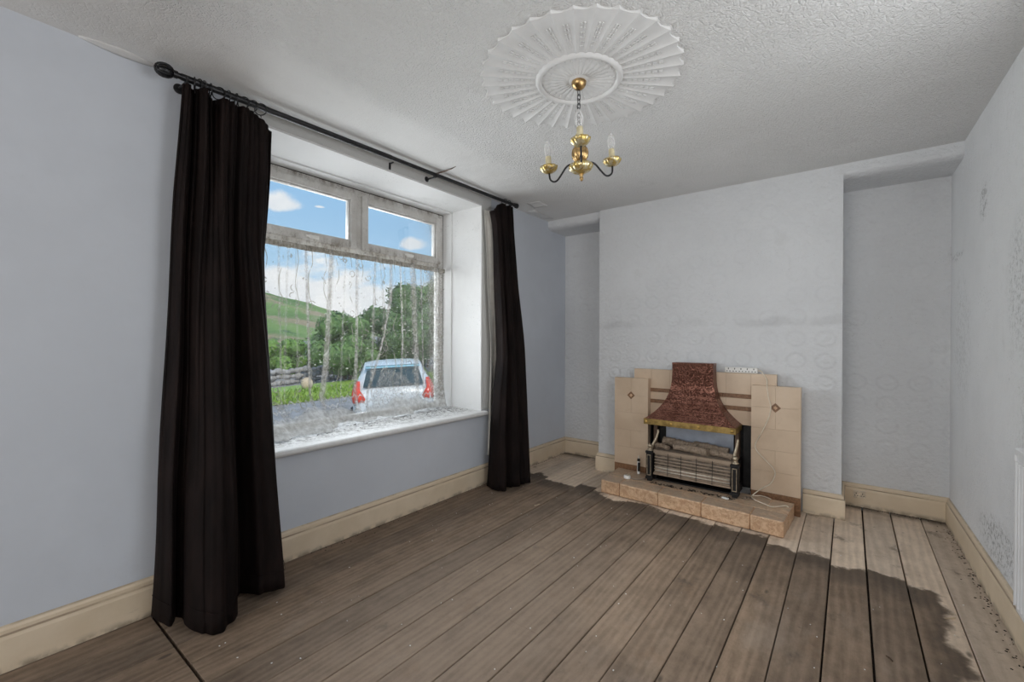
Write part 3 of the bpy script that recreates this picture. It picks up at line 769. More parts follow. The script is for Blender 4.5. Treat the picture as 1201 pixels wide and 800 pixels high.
# ------------------------------------------------------------------ chandelier
CC = Vector((1.44, 1.774, 0))
cam_xy = Vector((2.4249, 0, 0)); vd = (CC-cam_xy); vd.z = 0; vd.normalize()
ch = thing('chandelier', 'three-arm gilt chandelier with candle bulbs hanging from the ceiling rose', 'chandelier', (CC.x, CC.y, H-.016))
B().lathe([(.0, -.052), (.010, -.052), (.018, -.047), (.028, -.038), (.033, -.028), (.034, -.018), (.030, -.014), (0, -.014)], (CC.x, CC.y, H), 28, cap=False).obj('ceiling_cup', 'bronze', ch, smooth=True)
b = B(); zc = H-.052; k = 0
while zc > 2.165:
    rr, hl = .0062, .0135
    pts = []
    for a in np.linspace(0, 2*PI, 15)[:-1]:
        u, w = rr*math.cos(a), (hl-rr)*np.sign(math.sin(a))*(abs(math.sin(a)) > .01)+rr*math.sin(a)
        pts.append((CC.x+(u if k % 2 else u*.25), CC.y+(u*.25 if k % 2 else u), zc-hl+w))
    b.tube(pts, .0019, 6, True); zc -= .0205; k += 1
b.obj('chain', 'black_metal', ch, smooth=True)
TILT = Matrix.Translation((CC.x, CC.y, 2.16)) @ Matrix.Rotation(math.radians(3.6), 4, Vector((-vd.x, -vd.y, 0))) @ Matrix.Translation((-CC.x, -CC.y, -2.16))
def chpart(bb, name, mat, par=None, sm=True, c=None):
    bb.v = [tuple(TILT @ Vector(v)) for v in bb.v]
    return bb.obj(name, mat, par or ch, smooth=sm, origin=c)
chpart(B().lathe([(.0, 2.170), (.004, 2.168), (.006, 2.160), (.012, 2.150), (.016, 2.142), (.010, 2.132), (.009, 2.110), (.016, 2.102), (.012, 2.096), (.0, 2.096)], (CC.x, CC.y, 0), 20, cap=False), 'neck', 'gilt')
def ribbed(prof, c, n=48, lobes=10, amp=.06):
    o = B(); rows = []
    for r, z in prof:
        rows.append([(c[0]+r*(1+amp*abs(math.sin(lobes*PI*k/n))-amp*.5)*math.cos(2*PI*k/n), c[1]+r*(1+amp*abs(math.sin(lobes*PI*k/n))-amp*.5)*math.sin(2*PI*k/n), z) for k in range(n+1)])
    return o.grid(rows)
chpart(ribbed([(.010, 2.100), (.022, 2.092), (.033, 2.075), (.037, 2.058), (.034, 2.040), (.024, 2.024), (.012, 2.016), (.010, 2.008)], CC, 60, 12, .14), 'ball', 'bronze')
chpart(ribbed([(.004, 2.016), (.030, 2.014), (.048, 2.008), (.054, 1.998), (.050, 1.986), (.036, 1.974), (.018, 1.966), (.008, 1.962)], CC, 60, 10, .10), 'bowl', 'gilt')
chpart(B().lathe([(.007, 1.966), (.010, 1.958), (.0065, 1.952), (.0095, 1.944), (.006, 1.934), (.001, 1.930)], (CC.x, CC.y, 0), 16), 'finial', 'bronze')
a0 = math.atan2(-vd.y, -vd.x)
for k in range(3):
    a = a0+k*2*PI/3; d = Vector((math.cos(a), math.sin(a), 0))
    armp = catmull([(.030, 2.006), (.052, 2.022), (.078, 2.016), (.105, 1.990), (.130, 1.969), (.152, 1.970), (.168, 1.986), (.172, 2.018)], 30)
    arm = chpart(B().tube([CC+d*p[0]+Vector((0, 0, p[1])) for p in armp], .0043, 10), 'arm', 'black_metal')
    E = CC+d*.172
    chpart(ribbed([(.006, 2.014), (.016, 2.017), (.030, 2.025), (.040, 2.037), (.042, 2.046), (.036, 2.050), (.022, 2.050), (.014, 2.053)], E, 60, 10, .10), 'drip_cup', 'gilt', arm)
    chpart(B().lathe([(.0148, 2.046), (.0152, 2.052), (.0138, 2.056), (.0138, 2.092), (.0125, 2.096), (.0, 2.096)], (E.x, E.y, 0), 20, cap=False), 'candle_tube', 'candle', arm)
    chpart(B().lathe([(.0085, 2.094), (.0125, 2.102), (.0165, 2.114), (.0178, 2.126), (.0160, 2.142), (.0110, 2.158), (.0045, 2.170), (.0008, 2.174)], (E.x, E.y, 0), 20, cap=False), 'bulb', 'bulb', arm)

# ------------------------------------------------------------------ fire surround
fs = thing('fire_surround', 'beige tiled fire surround with stepped side panels and brown stripes', 'fire surround', (1.49, 3.64, 0))
def tiles(rows_, yfront, yback, g=.00035):
    o = B()
    for (x0, x1, z0, z1) in rows_: o.box(x0+g, x1-g, yfront, yback, z0+g, z1-g)
    return o
ST = 3.632
# back slab: tiles either side of the fire opening and across the top, gaps for the brown stripe courses
r = []
for (xa, xb) in ((.960, 1.110), (1.110, 1.26), (1.26, 1.41), (1.41, 1.535), (1.535, 1.685), (1.685, 1.852), (1.852, 2.016)):
    r += [(xa, xb, .806, .962)]
r += [(.960, 1.26, .714, .774), (1.26, 1.685, .714, .774), (1.685, 2.016, .714, .774), (.960, 1.26, .578, .682), (1.26, 1.685, .578, .682), (1.685, 2.016, .578, .682)]
r += [(.960, 1.112, .43, .578), (.960, 1.112, .0, .43), (1.862, 2.016, .43, .578), (1.862, 2.016, .0, .43)]
bp = tiles(r, ST, ST+.012); bp.box(.961, 2.015, ST+.012, ST+.05, .575, .961); bp.box(.961, 1.112, ST+.012, ST+.05, 0, .575); bp.box(1.862, 2.015, ST+.012, ST+.05, 0, .575)
bp.obj('back_slab', 'tile', fs, bevel=.0007)
for z0 in (.774, .682):
    for (xa, xb) in ((.961, 1.30), (1.30, 1.66), (1.66, 2.015)):
        B().box(xa+.0005, xb-.0005, ST+.0005, ST+.014, z0+.0005, z0+.0315).obj('stripe_tile', 'stripe', fs, bevel=.001)
def side_panel(x0, x1, zt, zb, foot, yf):
    m = (x0+x1)/2; hs_ = (zt-zb)/5
    r = []
    for k in range(5):
        z1 = zt-k*hs_; z0 = z1-hs_
        if k in (0, 1, 3): r += [(x0, m, z0, z1), (m, x1, z0, z1)]
        else: r += [(x0, x1, z0, z1)]
    p = tiles(r, yf, yf+.012); p.box(x0+.001, x1-.001, yf+.012, ST-.001, foot, zt-.001)
    po = p.obj('side_panel', 'tile', fs, bevel=.0008)
    zc = zt-hs_; hd = .034
    d = B(); M = Matrix.Translation((m, yf-.0008, zc)) @ Matrix.Rotation(PI/4, 4, 'Y'); s = hd/math.sqrt(2)
    d.box(-s, s, 0, .006, -s, s, M); dob = d.obj('diamond_inset', 'stripe', po)
    d2 = B(); d2.box(-s*.42, s*.42, -.0008, .004, -s*.42, s*.42, M); d2.obj('diamond_centre', 'hearth', po)
    f = B(); f.box(x0+.0008, x1-.0008, yf+.0008, ST-.001, foot, zb-.0008); f.obj('plinth_strip', 'stripe', fs, bevel=.0015)
side_panel(.808, 1.104, .884, .146, 0, 3.572)
side_panel(1.864, 2.166, .884, .128, 0, 3.572)

# hearth: row of mottled tiles around a slab
hz = .104
he = thing('hearth', 'raised hearth of mottled brown tiles in front of the fire', 'hearth', (1.49, 3.35, 0))
def hpt(u, v):        # u 0..1 left to right, v 0 front .. 1 back ; slightly out of square
    fx = Vector((.872, 3.178)).lerp(Vector((2.116, 3.118)), u); bx = Vector((.846, 3.570)).lerp(Vector((2.135, 3.520)), u)
    return fx.lerp(bx, v)
def hbox(o, u0, u1, v0, v1, z0, z1, inset=.0005):
    c = [hpt(u0, v0), hpt(u1, v0), hpt(u1, v1), hpt(u0, v1)]; m = sum((Vector(q) for q in c), Vector((0, 0)))/4
    c = [q+(m-q).normalized()*inset*1.4 for q in c]
    vs = [(q.x, q.y, z) for z in (z0, z1) for q in c]
    o.add(vs, [(3,2,1,0),(4,5,6,7),(0,1,5,4),(1,2,6,5),(2,3,7,6),(3,0,4,7)])
us = [0, .127, .368, .61, .85, 1.0]
for i in range(5):
    o = B(); hbox(o, us[i], us[i+1], 0, .40, .003, hz); o.obj('edge_tile', 'hearth', he, bevel=.009)
o = B()
for (u0, u1) in ((0, .12), (.12, .30), (.30, .52), (.52, .70), (.70, .90), (.90, 1)):
    hbox(o, u0, u1, .40, 1.0, .003, hz-.001)
o.obj('top_slab', 'hearth', he, bevel=.003)

# fire hood
hood = thing('fire_hood', 'hammered copper canopy hood with brass studded rim over the fire', 'fire hood', (1.4635, 3.62, .54))
z0h, z1h = .582, 1.012
def hw(t): return .1505+(.3295-.1505)*(1-t)**3.3
def yf(t): return 3.535-(3.535-3.405)*(1-t)**3.0
rows = []; yb = ST-.002
for i in range(41):
    t_ = i/40; z = z0h+(z1h-z0h)*t_; w = hw(t_); y = yf(t_); cx = 1.4635
    ring = [(cx-w, yb-(yb-y)*k/8, z) for k in range(9)]+[(cx-w+2*w*k/26, y, z) for k in range(1, 27)]+[(cx+w, y+(yb-y)*k/8, z) for k in range(1, 9)]
    rows.append(ring)
B().grid(rows).obj('canopy', 'copper', hood, smooth='angle', solid=.003, origin=(1.4635, 3.5, .8))
o = B(); w = hw(1)+.003; y = yf(1)-.003
o.box(1.4635-w, 1.4635+w, y, yb, z1h-.003, z1h+.018)
o.obj('top_lip', 'copper', hood, bevel=.003)
o = B(); w = .3325; y = yf(0)-.003
o.box(1.4635-w, 1.4635+w, y, y+.004, .541, .586); o.box(1.4635-w, 1.4635-w+.004, y, yb, .541, .586); o.box(1.4635+w-.004, 1.4635+w, y, yb, .541, .586)
o.obj('rim_band', 'band', hood, bevel=.0015)
for x in (1.152, 1.345, 1.545, 1.772):
    B().sphere((x, y-.001, .564), .0105, 12, 7, (1, .6, 1)).obj('stud', 'brass', hood, smooth=True)

# gas fire
gf = thing('gas_fire', 'old log-effect fire with barred front and andiron posts under the copper hood', 'fire', (1.487, 3.46, hz))
o = B()       # casing: dark box lining the opening
o.box(1.113, 1.861, 3.668, 3.676, hz+.003, .574); o.box(1.113, 1.119, 3.600, 3.668, hz+.003, .574); o.box(1.855, 1.861, 3.600, 3.668, hz+.003, .574)
o.box(1.20, 1.79, 3.44, 3.66, hz+.050, .335); o.box(1.20, 1.79, 3.43, 3.66, hz+.003, hz+.012)
o.obj('casing', 'soot', gf, bevel=.002)
o = B(); o.box(1.800, 1.853, 3.645, 3.662, hz+.02, .57); o.obj('side_cheek', 'soot', gf, bevel=.002)
o = B(); o.box(1.760, 1.786, 3.56, 3.625, .30, .57); o.obj('bracket_plate', 'dkbrown', gf, bevel=.002)
o = B(); o.box(1.142, 1.172, 3.60, 3.625, hz+.02, .57); o.obj('bracket_plate', 'dkbrown', gf, bevel=.002)
B().box(1.235, 1.740, 3.628, 3.640, .335, .570).obj('fireback', 'fireback', gf, bevel=.002)
o = B(); o.box(1.205, 1.785, 3.405, 3.625, .330, .348); o.obj('fire_bed', 'ash', gf, bevel=.004)
# barred radiant front, leaning back a touch
o = B(); zz = np.linspace(.180, .318, 7)
for i, z in enumerate(zz):
    yy = 3.392+.012*(i/6)
    o.tube([(1.222, yy, z), (1.762, yy, z)], .0048, 8)
o.box(1.215, 1.769, 3.392, 3.412, .326, .349); o.box(1.215, 1.769, 3.388, 3.402, .160, .174)
o.obj('front_bars', 'grille', gf, smooth='angle')
o = B(); o.box(1.222, 1.762, 3.412, 3.424, .165, .330); o.obj('reflector', 'ash', gf)
for z in (.192, .214):
    B().tube([(1.226, 3.402, z), (1.760, 3.402, z)], .0068, 10).obj('radiant_bar', 'element', gf, smooth=True)
for x in (1.327, 1.425, 1.535, 1.645):
    B().tube([(x, 3.381, .165), (x, 3.392, .335)], .0018, 6).obj('guard_wire', 'soot', gf)
for s, xc in ((-1, 1.187), (1, 1.794)):
    pst = B(); pst.box(xc-.024, xc+.024, 3.372, 3.420, hz+.030, .325)
    for dx in (-.020, .020): pst.box(xc+dx-.003, xc+dx+.003, 3.368, 3.372, hz+.035, .315)
    pst.box(xc-.028, xc+.028, 3.368, 3.424, .322, .338); pst.box(xc-.028, xc+.028, 3.368, 3.424, hz+.018, hz+.034)
    pst.box(xc-.017, xc+.017, 3.376, 3.414, hz, hz+.020)
    po = pst.obj('andiron_post', 'soot', gf, bevel=.002)
    fr_ = B()
    for (xa, xb, za, zb) in ((xc-.016, xc-.011, .150, .312), (xc+.011, xc+.016, .150, .312), (xc-.016, xc+.016, .150, .156), (xc-.016, xc+.016, .306, .312)):
        fr_.box(xa, xb, 3.366, 3.373, za, zb)
    fr_.obj('panel_moulding', 'antique', po, bevel=.001)
    f = B().lathe([(.020, .338), (.026, .343), (.020, .350), (.011, .356), (.016, .366), (.019, .376), (.014, .388), (.004, .394)], (xc, 3.396, 0), 16)
    f.obj('finial', 'antique', po, smooth=True)
    horn = catmull([(xc-s*.0, 3.42, .342), (xc-s*.012, 3.43, .385), (xc-s*(.03 if s < 0 else .004), 3.445, .43), (xc-s*(.042 if s < 0 else -.004), 3.455, .478), (xc-s*(.040 if s < 0 else -.004), 3.458, .50)], 14)
    B().tube([tuple(p) for p in horn], list(np.linspace(.012, .0075, 14)), 8).obj('scroll_arm', 'antique', po, smooth=True)
def log(p, q, r0, r1, seed):
    rr = random.Random(seed); p, q = Vector(p), Vector(q); n_ = 14
    o = B(); pts = []; rad = []
    for i in range(n_):
        t_ = i/(n_-1); c = p.lerp(q, t_)+Vector((0, rr.uniform(-.003, .003), rr.uniform(-.003, .003)+.006*math.sin(t_*PI)))
        pts.append(c); rad.append((r0+(r1-r0)*t_)*rr.uniform(.88, 1.1))
    o.tube(pts, rad, 14)
    nub = p.lerp(q, rr.uniform(.3, .7)); o.tube([nub, nub+Vector((rr.uniform(-.01, .01), -.02, .026))], [r0*.5, r0*.35], 8)
    return o.obj('ceramic_log', 'log', gf, smooth='angle')
log((1.235, 3.575, .388), (1.455, 3.560, .378), .036, .030, 1)
log((1.470, 3.580, .385), (1.715, 3.565, .372), .033, .030, 2)
log((1.345, 3.475, .374), (1.600, 3.462, .370), .024, .030, 3)
log((1.205, 3.490, .366), (1.310, 3.455, .362), .019, .017, 4)
log((1.610, 3.510, .366), (1.765, 3.455, .364), .025, .022, 5)
log((1.430, 3.540, .400), (1.500, 3.500, .396), .016, .015, 6)
for x in (1.20, 1.78):
    B().box(x-.02, x+.02, 3.45, 3.62, hz, hz+.055).obj('foot', 'soot', gf)

# extension socket on top of the surround and its cable
ex = thing('extension_lead', 'white multi-way extension socket lying on the tiled surround with a trailing cable', 'extension lead', (1.785, 3.66, .963))
o = B().box(1.672, 1.893, 3.642, 3.690, .9632, 1.003); o.obj('socket_body', 'plastic', ex, bevel=.004)
for k in range(5):
    x = 1.698+k*.0425; h = B()
    for (dx, dz, w_, h_) in ((0, .010, .0030, .0055), (-.010, -.008, .0048, .0028), (.010, -.008, .0048, .0028)):
        h.box(x+dx-w_, x+dx+w_, 3.6408, 3.6425, .983+dz-h_, .983+dz+h_)
    h.obj('socket_slot', 'black_plastic', ex)
cab = catmull([(1.893, 3.655, .985), (1.915, 3.645, .982), (1.930, 3.618, .968), (1.955, 3.612, .93), (1.962, 3.585, .895), (1.964, 3.562, .880), (1.974, 3.564, .80), (1.988, 3.564, .74), (1.975, 3.564, .66), (1.932, 3.564, .55), (1.896, 3.563, .47), (1.900, 3.562, .42), (1.955, 3.562, .36), (2.005, 3.561, .31), (2.016, 3.560, .265), (1.99, 3.555, .20), (1.935, 3.540, .155), (1.893, 3.505, .118), (1.885, 3.470, .109), (1.915, 3.415, .1085), (1.97, 3.375, .1085), (2.023, 3.345, .1085), (2.066, 3.385, .1085), (2.095, 3.42, .1085), (2.112, 3.405, .1085)], 130)
B().tube([tuple(p) for p in cab], .0038, 8).obj('cable', 'cable', ex, smooth=True)
cab2 = catmull([(1.89, 3.497, .1085), (1.93, 3.530, .1085), (1.965, 3.525, .1085), (2.00, 3.50, .1085)], 30)
B().tube([tuple(p) for p in cab2], .0038, 8).obj('loose_cable_tail', 'cable', ex, smooth=True)
# plug and its grey flex, on the hearth at the left
pg = thing('plug', 'white three-pin plug lying pins-up on the left end of the hearth', 'plug', (1.032, 3.325, hz))
o = B(); pl = [(.030*math.cos(a)*(1 if math.cos(a) < .4 else .8), .024*math.sin(a)) for a in np.linspace(0, 2*PI, 19)[:-1]]
o.prism([(1.032+p[0], 3.325+p[1]) for p in pl], hz+.0005, hz+.026, 'z'); o.obj('plug_body', 'plastic', pg, bevel=.004)
for (dx, dy) in ((-.014, .0), (.008, -.011), (.008, .011)):
    B().box(1.032+dx-.003, 1.032+dx+.003, 3.325+dy-.002, 3.325+dy+.002, hz+.026, hz+.044).obj('pin', 'antique', pg)
fx = catmull([(1.060, 3.325, hz+.010), (1.09, 3.325, hz+.006), (1.13, 3.365, hz+.006), (1.150, 3.41, hz+.006), (1.165, 3.45, hz+.006)], 30)
B().tube([tuple(p) for p in fx], .005, 8).obj('flex', 'greycable', pg, smooth=True)
# sealant tube
tb = thing('sealant_tube', 'small white and black nozzle tube standing on the hearth beside the fire', 'tube', (1.052, 3.505, hz))
B().lathe([(.0, hz+.0005), (.0125, hz+.0005), (.0125, hz+.098), (.010, hz+.102), (0, hz+.102)], (1.052, 3.505, 0), 18, cap=False).obj('tube_body', 'plastic', tb, smooth='angle')
o = B(); n_ = 12
vs = [(1.052+.0128*math.cos(a), 3.505+.0128*math.sin(a), z) for z in (hz+.022, hz+.096) for a in np.linspace(-1.9, .3, n_)]
o.add(vs, [(i, i+1, n_+i+1, n_+i) for i in range(n_-1)]); o.obj('label_strip', 'black_plastic', tb, smooth=True, solid=.0004)
B().lathe([(.0115, hz+.102), (.0115, hz+.122), (.006, hz+.125)], (1.052, 3.505, 0), 16).obj('cap', 'black_plastic', tb, smooth='angle')
B().lathe([(.005, hz+.125), (.002, hz+.150), (.0008, hz+.151)], (1.052, 3.505, 0), 12).obj('nozzle', 'plastic', tb, smooth=True)
# small things on the hearth
o = B().box(-.022, .022, -.010, .010, 0, .008, Matrix.Translation((1.745, 3.325, hz+.0005)) @ Matrix.Rotation(-.3, 4, 'Z')); tag(o.obj('scrap', 'paper_scrap', bevel=.002), 'small white scrap lying on the hearth in front of the fire', 'scrap')
o = B()
for k in range(150):
    x = random.uniform(1.21, 1.80); y_ = random.uniform(3.325, 3.362); s = random.uniform(.002, .007)
    M = Matrix.Translation((x, y_, hz+.001)) @ Matrix.Rotation(random.random()*6, 4, 'Z')
    o.box(-s, s, -s*.6, s*.6, 0, s*.6, M)
tag(o.obj('soot_debris', 'dirt'), 'black soot crumbs scattered on the hearth below the fire', 'debris', kind='stuff')
o = B()
for k in range(12):
    a = random.random()*6; s = random.uniform(.006, .014); M = Matrix.Translation((1.868+random.uniform(-.03, .03), 3.43+random.uniform(-.03, .03), hz+.001)) @ Euler((random.random(), random.random(), a)).to_matrix().to_4x4()
    o.box(-s, s, -s*.3, s*.3, 0, s*.5, M)
tag(o.obj('rubble_debris', 'ash'), 'little heap of rubble crumbs at the right foot of the fire', 'debris', kind='stuff')

# ------------------------------------------------------------------ socket on skirting, radiator
so = thing('wall_socket', 'stained double power socket set on the skirting in the right alcove', 'socket', (2.485, 4.066, .066))
o = B().box(2.452, 2.524, 4.050, 4.068, .066, .118); o.obj('faceplate', 'socketcream', so, bevel=.003)
for x in (2.470, 2.506):
    h = B()
    for (dx, dz, w_, h_) in ((0, .010, .0022, .005), (-.007, -.006, .0035, .0022), (.007, -.006, .0035, .0022)): h.box(x+dx-w_, x+dx+w_, 4.0492, 4.0503, .090+dz-h_, .090+dz+h_)
    h.obj('socket_slot', 'black_plastic', so)
    B().box(x-.005, x+.005, 4.047, 4.0503, .107, .114).obj('switch_rocker', 'socketcream', so)
ra = thing('radiator', 'white panel radiator fixed to the right wall', 'radiator', (2.93, 1.6, .2))
ya, yb2 = 1.15, 2.372
xf = 2.898
o = B(); o.box(xf+.010, xf+.022, ya, yb2, .235, .80)
nr_ = 36; wv = (yb2-ya)/nr_
for k in range(nr_): o.prism([(xf+.010, ya+k*wv+.006), (xf+.002, ya+k*wv+.012), (xf+.002, ya+k*wv+wv-.012), (xf+.010, ya+k*wv+wv-.006)], .262, .775, 'z')
o.obj('front_panel', 'rad', ra, bevel=.001)
B().box(xf+.003, xf+.050, ya, yb2+.002, .800, .822).obj('top_grille', 'rad', ra, bevel=.003)
B().box(xf+.004, xf+.050, yb2, yb2+.004, .25, .80).obj('end_cover', 'rad', ra, bevel=.001)
B().tube([(xf+.03, 1.2, .24), (xf+.03, 1.2, .12), (xf+.03, 1.2, .001)], .008, 10).obj('pipe', 'plastic', ra)
for y in (1.5, 2.0): B().box(xf+.022, rwx(y)-.0005, y-.02, y+.02, .4, .7).obj('wall_bracket', 'rad', ra)

# ------------------------------------------------------------------ peeling paint, cracks and floor litter
def flake(name, pts, lab, mat='plaster', th=.002):
    o = B().add(pts, [tuple(range(len(pts)))]).obj(name, mat, solid=th); return tag(o, lab, 'peeling paint')
o = B().tube([(.035, 2.150, H-.004), (.09, 2.158, H-.010), (.16, 2.156, H-.012), (.22, 2.166, H-.006), (.265, 2.164, H-.001)], [.004, .006, .005, .004, .002], 6)
tag(o.obj('paint_curl', 'dkbrown'), 'thin dark curl of peeling ceiling paper just above the curtain pole', 'peeling paint')
P = []
for i in range(7):
    v = i/6; P.append([(.18+.13*u, 3.12+.12*v+.02*u, H-.002-.016*v*v*(1-.3*u)) for u in np.linspace(0, 1, 7)])
tag(B().grid(P).obj('hanging_paint_flap', 'plaster', smooth=True, solid=.0015), 'pale flap of paint peeling off the ceiling near the far left corner', 'peeling paint')
P = []
for i in range(6):
    v = i/5; P.append([(.03+.09*u, 3.33+.33*v, H-.001-.016*(u-.2)**2*v) for u in np.linspace(0, 1, 6)])
tag(B().grid(P).obj('hanging_paper_strip', 'plaster', smooth=True, solid=.0015), 'long strip of lining paper lifting from the ceiling edge above the left wall', 'peeling paint')
P = []
for i in range(9):
    v = i/8; wd = .012+.03*math.sin(v*PI)
    P.append([(.001+wd*u, .33+.26*v, H-.001-.012*(1-u)*math.sin(v*PI)) for u in np.linspace(0, 1, 5)])
tag(B().grid(P).obj('hanging_paper_strip', 'plaster', smooth=True, solid=.0015), 'narrow torn strip of ceiling paper left of the curtain pole end', 'peeling paint')
o = B()
for k in range(420):
    side = random.random()
    if side < .45: y_ = random.uniform(1.6, 4.0); x = rwx(y_)-.022-abs(random.gauss(0, .02))
    elif side < .7: x = random.uniform(2.42, 2.92); y_ = YA-.022-abs(random.gauss(0, .02))
    else: y_ = random.uniform(1.2, 4.0); x = .022+abs(random.gauss(0, .03))
    s = random.uniform(.0012, .0042); M = Matrix.Translation((x, y_, -.001)) @ Euler((0, 0, random.random()*6)).to_matrix().to_4x4()
    o.box(-s, s, -s*.6, s*.6, 0, s*.5, M)
tag(o.obj('skirting_dirt', 'dirt'), 'dark dirt crumbs gathered along the foot of the skirting boards', 'debris', kind='stuff')
o = B()
for k in range(150):
    x, y_ = random.uniform(.2, 2.85), random.uniform(.4, 3.4)
    if y_ > 3.0 and .8 < x < 2.2: continue
    s = random.uniform(.001, .0030); M = Matrix.Translation((x, y_, -.001)) @ Euler((0, 0, random.random()*6)).to_matrix().to_4x4()
    o.box(-s, s, -s*.7, s*.7, 0, .0015, M)
tag(o.obj('paint_flakes', 'paper_scrap'), 'tiny pale paint flakes scattered over the floorboards', 'debris', kind='stuff')
for (x, y_, a, l, lab) in ((2.76, 2.66, .5, .05, 'pale wood splinter on the bare boards near the right wall'), (2.56, 2.18, 2.0, .03, 'short dark twig on the floorboards towards the radiator'), (.62, 2.62, 1.1, .05, 'thin splinter on the dark boards in front of the right curtain')):
    o = B().tube([(x, y_, .003), (x+l*.5*math.cos(a), y_+l*.5*math.sin(a), .004), (x+l*math.cos(a+.2), y_+l*math.sin(a+.2), .003)], [.0025, .003, .002], 6)
    tag(o.obj('splinter', 'twig' if x != 2.56 else 'dkbrown'), lab, 'splinter')
o = B()
for k in range(260):
    y_ = random.uniform(1.1, 2.7); x = -.26+abs(random.gauss(0, .09))-.03; 
    if x > .05: continue
    s = random.uniform(.0012, .0040); M = Matrix.Translation((x, y_, .6185)) @ Euler((0, 0, random.random()*6)).to_matrix().to_4x4()
    o.box(-s, s, -s*.7, s*.7, 0, s*.6, M)
tag(o.obj('sill_dirt', 'dirt'), 'flakes of black dirt and dead flies lying along the window sill', 'debris', kind='stuff')

# ------------------------------------------------------------------ outside
SL = .06
def gz(y): return -.75+SL*(y-6)
def sheet(name, x0, x1, y0, y1, mat, dz=0, nx=2, ny=2, f=None):
    P = [[(x0+(x1-x0)*i/nx, y0+(y1-y0)*j/ny, (f(x0+(x1-x0)*i/nx, y0+(y1-y0)*j/ny) if f else gz(y0+(y1-y0)*j/ny)+dz)) for i in range(nx+1)] for j in range(ny+1)]
    return B().grid(P)
struct(sheet('road', -60, -.53, -20, 45, 'tarmac').obj('ground_street', 'tarmac'))
# verge (grass tufts) on the far side
def vx(y): return -10.9+(y-5.6)*.33
P = [[(vx(y)-u*3.0, y, gz(y)+.02+.16*min(1, u*5)) for u in (0, .04, .1, .2, .5, 1)] for y in np.linspace(-2, 24, 40)]
o = B().grid(P)
for k in range(9000):
    y_ = random.uniform(1, 20); u = random.random()**1.6*.5; x = vx(y_)-u*3.0; h = random.uniform(.06, .18); a = random.random()*6
    z = gz(y_)+.02+.16*min(1, u*5)-.02; w_ = .03; lx, ly = random.uniform(-.1, .1), random.uniform(-.1, .1)
    o.add([(x-w_*math.cos(a), y_-w_*math.sin(a), z), (x+w_*math.cos(a), y_+w_*math.sin(a), z), (x+lx, y_+ly, z+h)], [(0, 1, 2)])
tag(o.obj('verge_grass', 'verge', fixn=False), 'bright green rough grass verge across the street', 'grass', kind='stuff')
# low rubble wall behind the verge
b = B()
for k in range(72):
    y_ = -1+k*.16; xx = -15.6+(y_-6)*.25
    for lv in range(3):
        s = random.uniform(.10, .17)
        b.sphere((xx+random.uniform(-.06, .06), y_+random.uniform(-.03, .03), gz(y_)+.10+lv*.21+random.uniform(-.03, .03)), s, 8, 5, (1, 1.1, .8))
tag(b.obj('stone_wall', 'stonewall', smooth=True), 'low grey rubble stone wall behind the verge', 'wall')
b = B().sphere((-11.75, 7.35, gz(7.35)+.38), .19, 18, 11, (.9, 1, 1.15)); b.tube([(-11.75, 7.35, gz(7.35)-.02), (-11.75, 7.35, gz(7.35)+.3)], .10, 12)
tag(b.obj('marker_stone', 'rock', smooth=True), 'rounded buff marker stone in the verge grass', 'stone')
# field and hill
fld = B().grid([[(x, y, (-.9+SL*(y-6)*.3) if x > -20 else (-.9+SL*(y-6)*.3)+(-20-x)*.022) for x in np.linspace(-15.5, -62, 12)] for y in np.linspace(-20, 60, 14)])
struct(fld.obj('ground_field', 'field', smooth=True))
def hz_(x, y):
    top = ip(y, [(-60, 27), (20, 21.5), (50, 18.3), (65, 16.3), (79, 13.9), (99, 8.9), (107, 7.2), (130, 4), (200, 1)])
    k = min(1, max(0, (-x-55)/95)); return -1+(top+1)*(k**1.25)
P = [[(x, y*(.45+.55*(-x/150)), hz_(x, y)+rng.normal(0, .12)) for x in np.linspace(-55, -150, 40)]+[(-190, y*1.2, hz_(-150, y)-6)] for y in np.linspace(-60, 200, 90)]
struct(B().grid(P).obj('ground_hill', 'hill', smooth=True))
